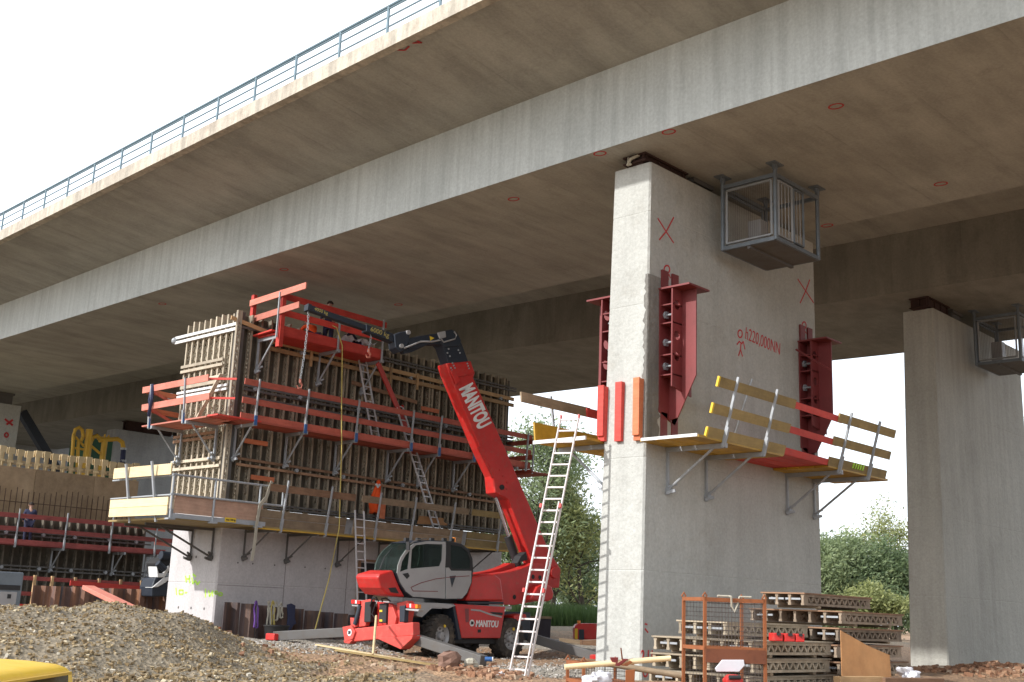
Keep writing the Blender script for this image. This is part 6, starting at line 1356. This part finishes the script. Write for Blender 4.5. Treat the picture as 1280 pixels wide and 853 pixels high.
sling('purple lifting sling hung over the dark sheet piles', 320, 753, 784, 'purple', 2, 1); sling('pale sling with a long loop hung over the sheet piles above the tub', 336, 753, 785, 'cloth_grey', 1.6, 2); sling('yellow sling hung over the sheet piles between two pale ones', 341, 753, 786, 'rope', 2, 3); sling('pale twisted sling hung right of the yellow sling', 345, 754, 775, 'cloth_grey', 2.2, 4); sling('pale short sling hung left of the navy jacket', 351, 755, 772, 'cloth_grey', 1.8, 5)
t = thing('work_jacket', 'navy work jacket hung over the sheet piles right of the pale slings', 'jacket', onY(363, 770, 32.85)); MB().prism([onY(*p, 32.86) for p in ((358, 756), (363, 754.5), (368, 757), (367, 772), (369, 780), (366, 781), (361, 789), (357, 790), (359, 772))], (0, -.08, 0)).build('jacket_body', 'navy', t, .02)
# red machine and crates beyond the front pier
c = atD(729, 790, 47); t = thing('red_generator', 'small red machine with an orange beacon behind the left edge of the front pier', 'machine', V((c.x, c.y, .5))); G_ = lambda x, y: onP(x, y, c, fwd)
MB().prism([G_(*p) for p in ((718, 785), (720, 781), (725, 779.5), (760, 780), (760, 800), (718, 799.5))], fwd*1.2).build('body_shell', 'man_red', t, .04); MB().prism([G_(*p)-fwd*.03 for p in ((718.5, 786), (722, 786), (722, 799), (718.5, 799))], fwd*.02).build('warning_stripe', 'yellow_mark', t); MB().prism([G_(*p)-fwd*.03 for p in ((723.5, 787), (730, 787), (730, 800), (723.5, 800))], fwd*.02).build('control_panel', 'man_dark', t); MB().tube(G_(724, 780)+fwd*.2, G_(724, 776)+fwd*.2, .07, 10).build('beacon', 'orange_lens', t)
c = atD(715, 810, 43); G_ = lambda x, y: onP(x, y, c, fwd); t = thing('timber_crate', 'grey timber crate standing below the small red machine', 'crate', V((c.x, c.y, .4)))
for k in range(4): MB().prism([G_(699-.0*k, 797.5+k*5.6), G_(725, 800.5+k*5.6), G_(725, 805.6+k*5.6), G_(699, 802.6+k*5.6)], fwd*.04).build('crate_board', 'grey_board', t)
MB().prism([G_(725, 800), G_(727.5, 800), G_(727.5, 826), G_(725, 826)], fwd*.1).build('crate_post', 'brown_board', t); MB().prism([G_(728, 801), G_(748, 800), G_(748, 824), G_(728, 824)], fwd*1.).build('crate_side', 'brown_board', t)
c = atD(676, 790, 47); G_ = lambda x, y: onP(x, y, c, fwd); t = thing('waste_skip', 'dark steel skip behind the rear wheel of the telehandler', 'skip', V((c.x, c.y, .3))); MB().prism([G_(*p) for p in ((655, 772), (689, 772), (687, 812), (657, 812))], fwd*1.6).build('skip_body', paint('dark_skip_steel', (.035, .03, .04), (.08, .05, .04), .4, .7), t, .03); MB().bar(G_(654, 771.5), G_(690, 772.5), .12, .1).build('rim', 'grey_board', t)
# yellow vehicle corner at the lower left
u = (atD(600, 764, 9)-CAM); u.z = 0; u.normalize(); w_ = V((u.y, -u.x, 0)); r0 = atD(92, 840, 8.4); r0.z = 0; zr = 1.022; zb_ = -.5
t = thing('yellow_van', 'rounded yellow vehicle roof with a dark side window in the lower left corner', 'van', r0-u*1.6-w_*.8+V((0, 0, zb_)))
sec = [(-1.62, zb_+.25), (-1.66, .2), (-1.6, .62), (-1.5, .92), (-1.3, zr), (-.8, zr+.025), (-.3, zr+.012), (-.1, zr-.005), (-.03, zr-.025), (.0, zr-.055), (.03, .55), (.05, .2), (.02, zb_+.25)]
rg = []
for s_, k, dz in ((-3.6, .9, -.2), (-3.4, .98, -.03), (-2, 1, 0), (-.7, 1, 0), (-.25, 1, -.005), (-.1, 1, -.01), (-.02, .995, -.03), (.03, .985, -.07)):
    rg.append([r0+u*s_+w_*((a+.8)*k-.8)+V((0, 0, b_+(dz if b_ > .5 else 0))) for a, b_ in sec])
MB().loft(rg).build('body', 'yellow', t, 0, True)
gl = MB(); gl.hexa([r0+u*s_+w_*a+V((0, 0, z_)) for s_, a, z_ in ((-2.3, .062, .25), (-.06, .062, .3), (-.06, .03, .3), (-2.3, .03, .25))], [r0+u*s_+w_*a+V((0, 0, z_)) for s_, a, z_ in ((-2.3, .018, .94), (-.16, .018, .94), (-.16, -.03, .94), (-2.3, -.03, .94))]); gl.build('side_window', 'glass_car', t)
MB().bar(r0+u*-2.35+w_*.016+V((0, 0, .95)), r0+u*-.12+w_*.016+V((0, 0, .95)), .025, .02).build('window_trim', 'yellow_pipe', t)
for s_ in (-2.9, -.7): MB().tube(r0+u*s_+w_*.0+V((0, 0, zb_+.3)), r0+u*s_+w_*-.2+V((0, 0, zb_+.3)), .3, 16).build('wheel', 'rubber', t)
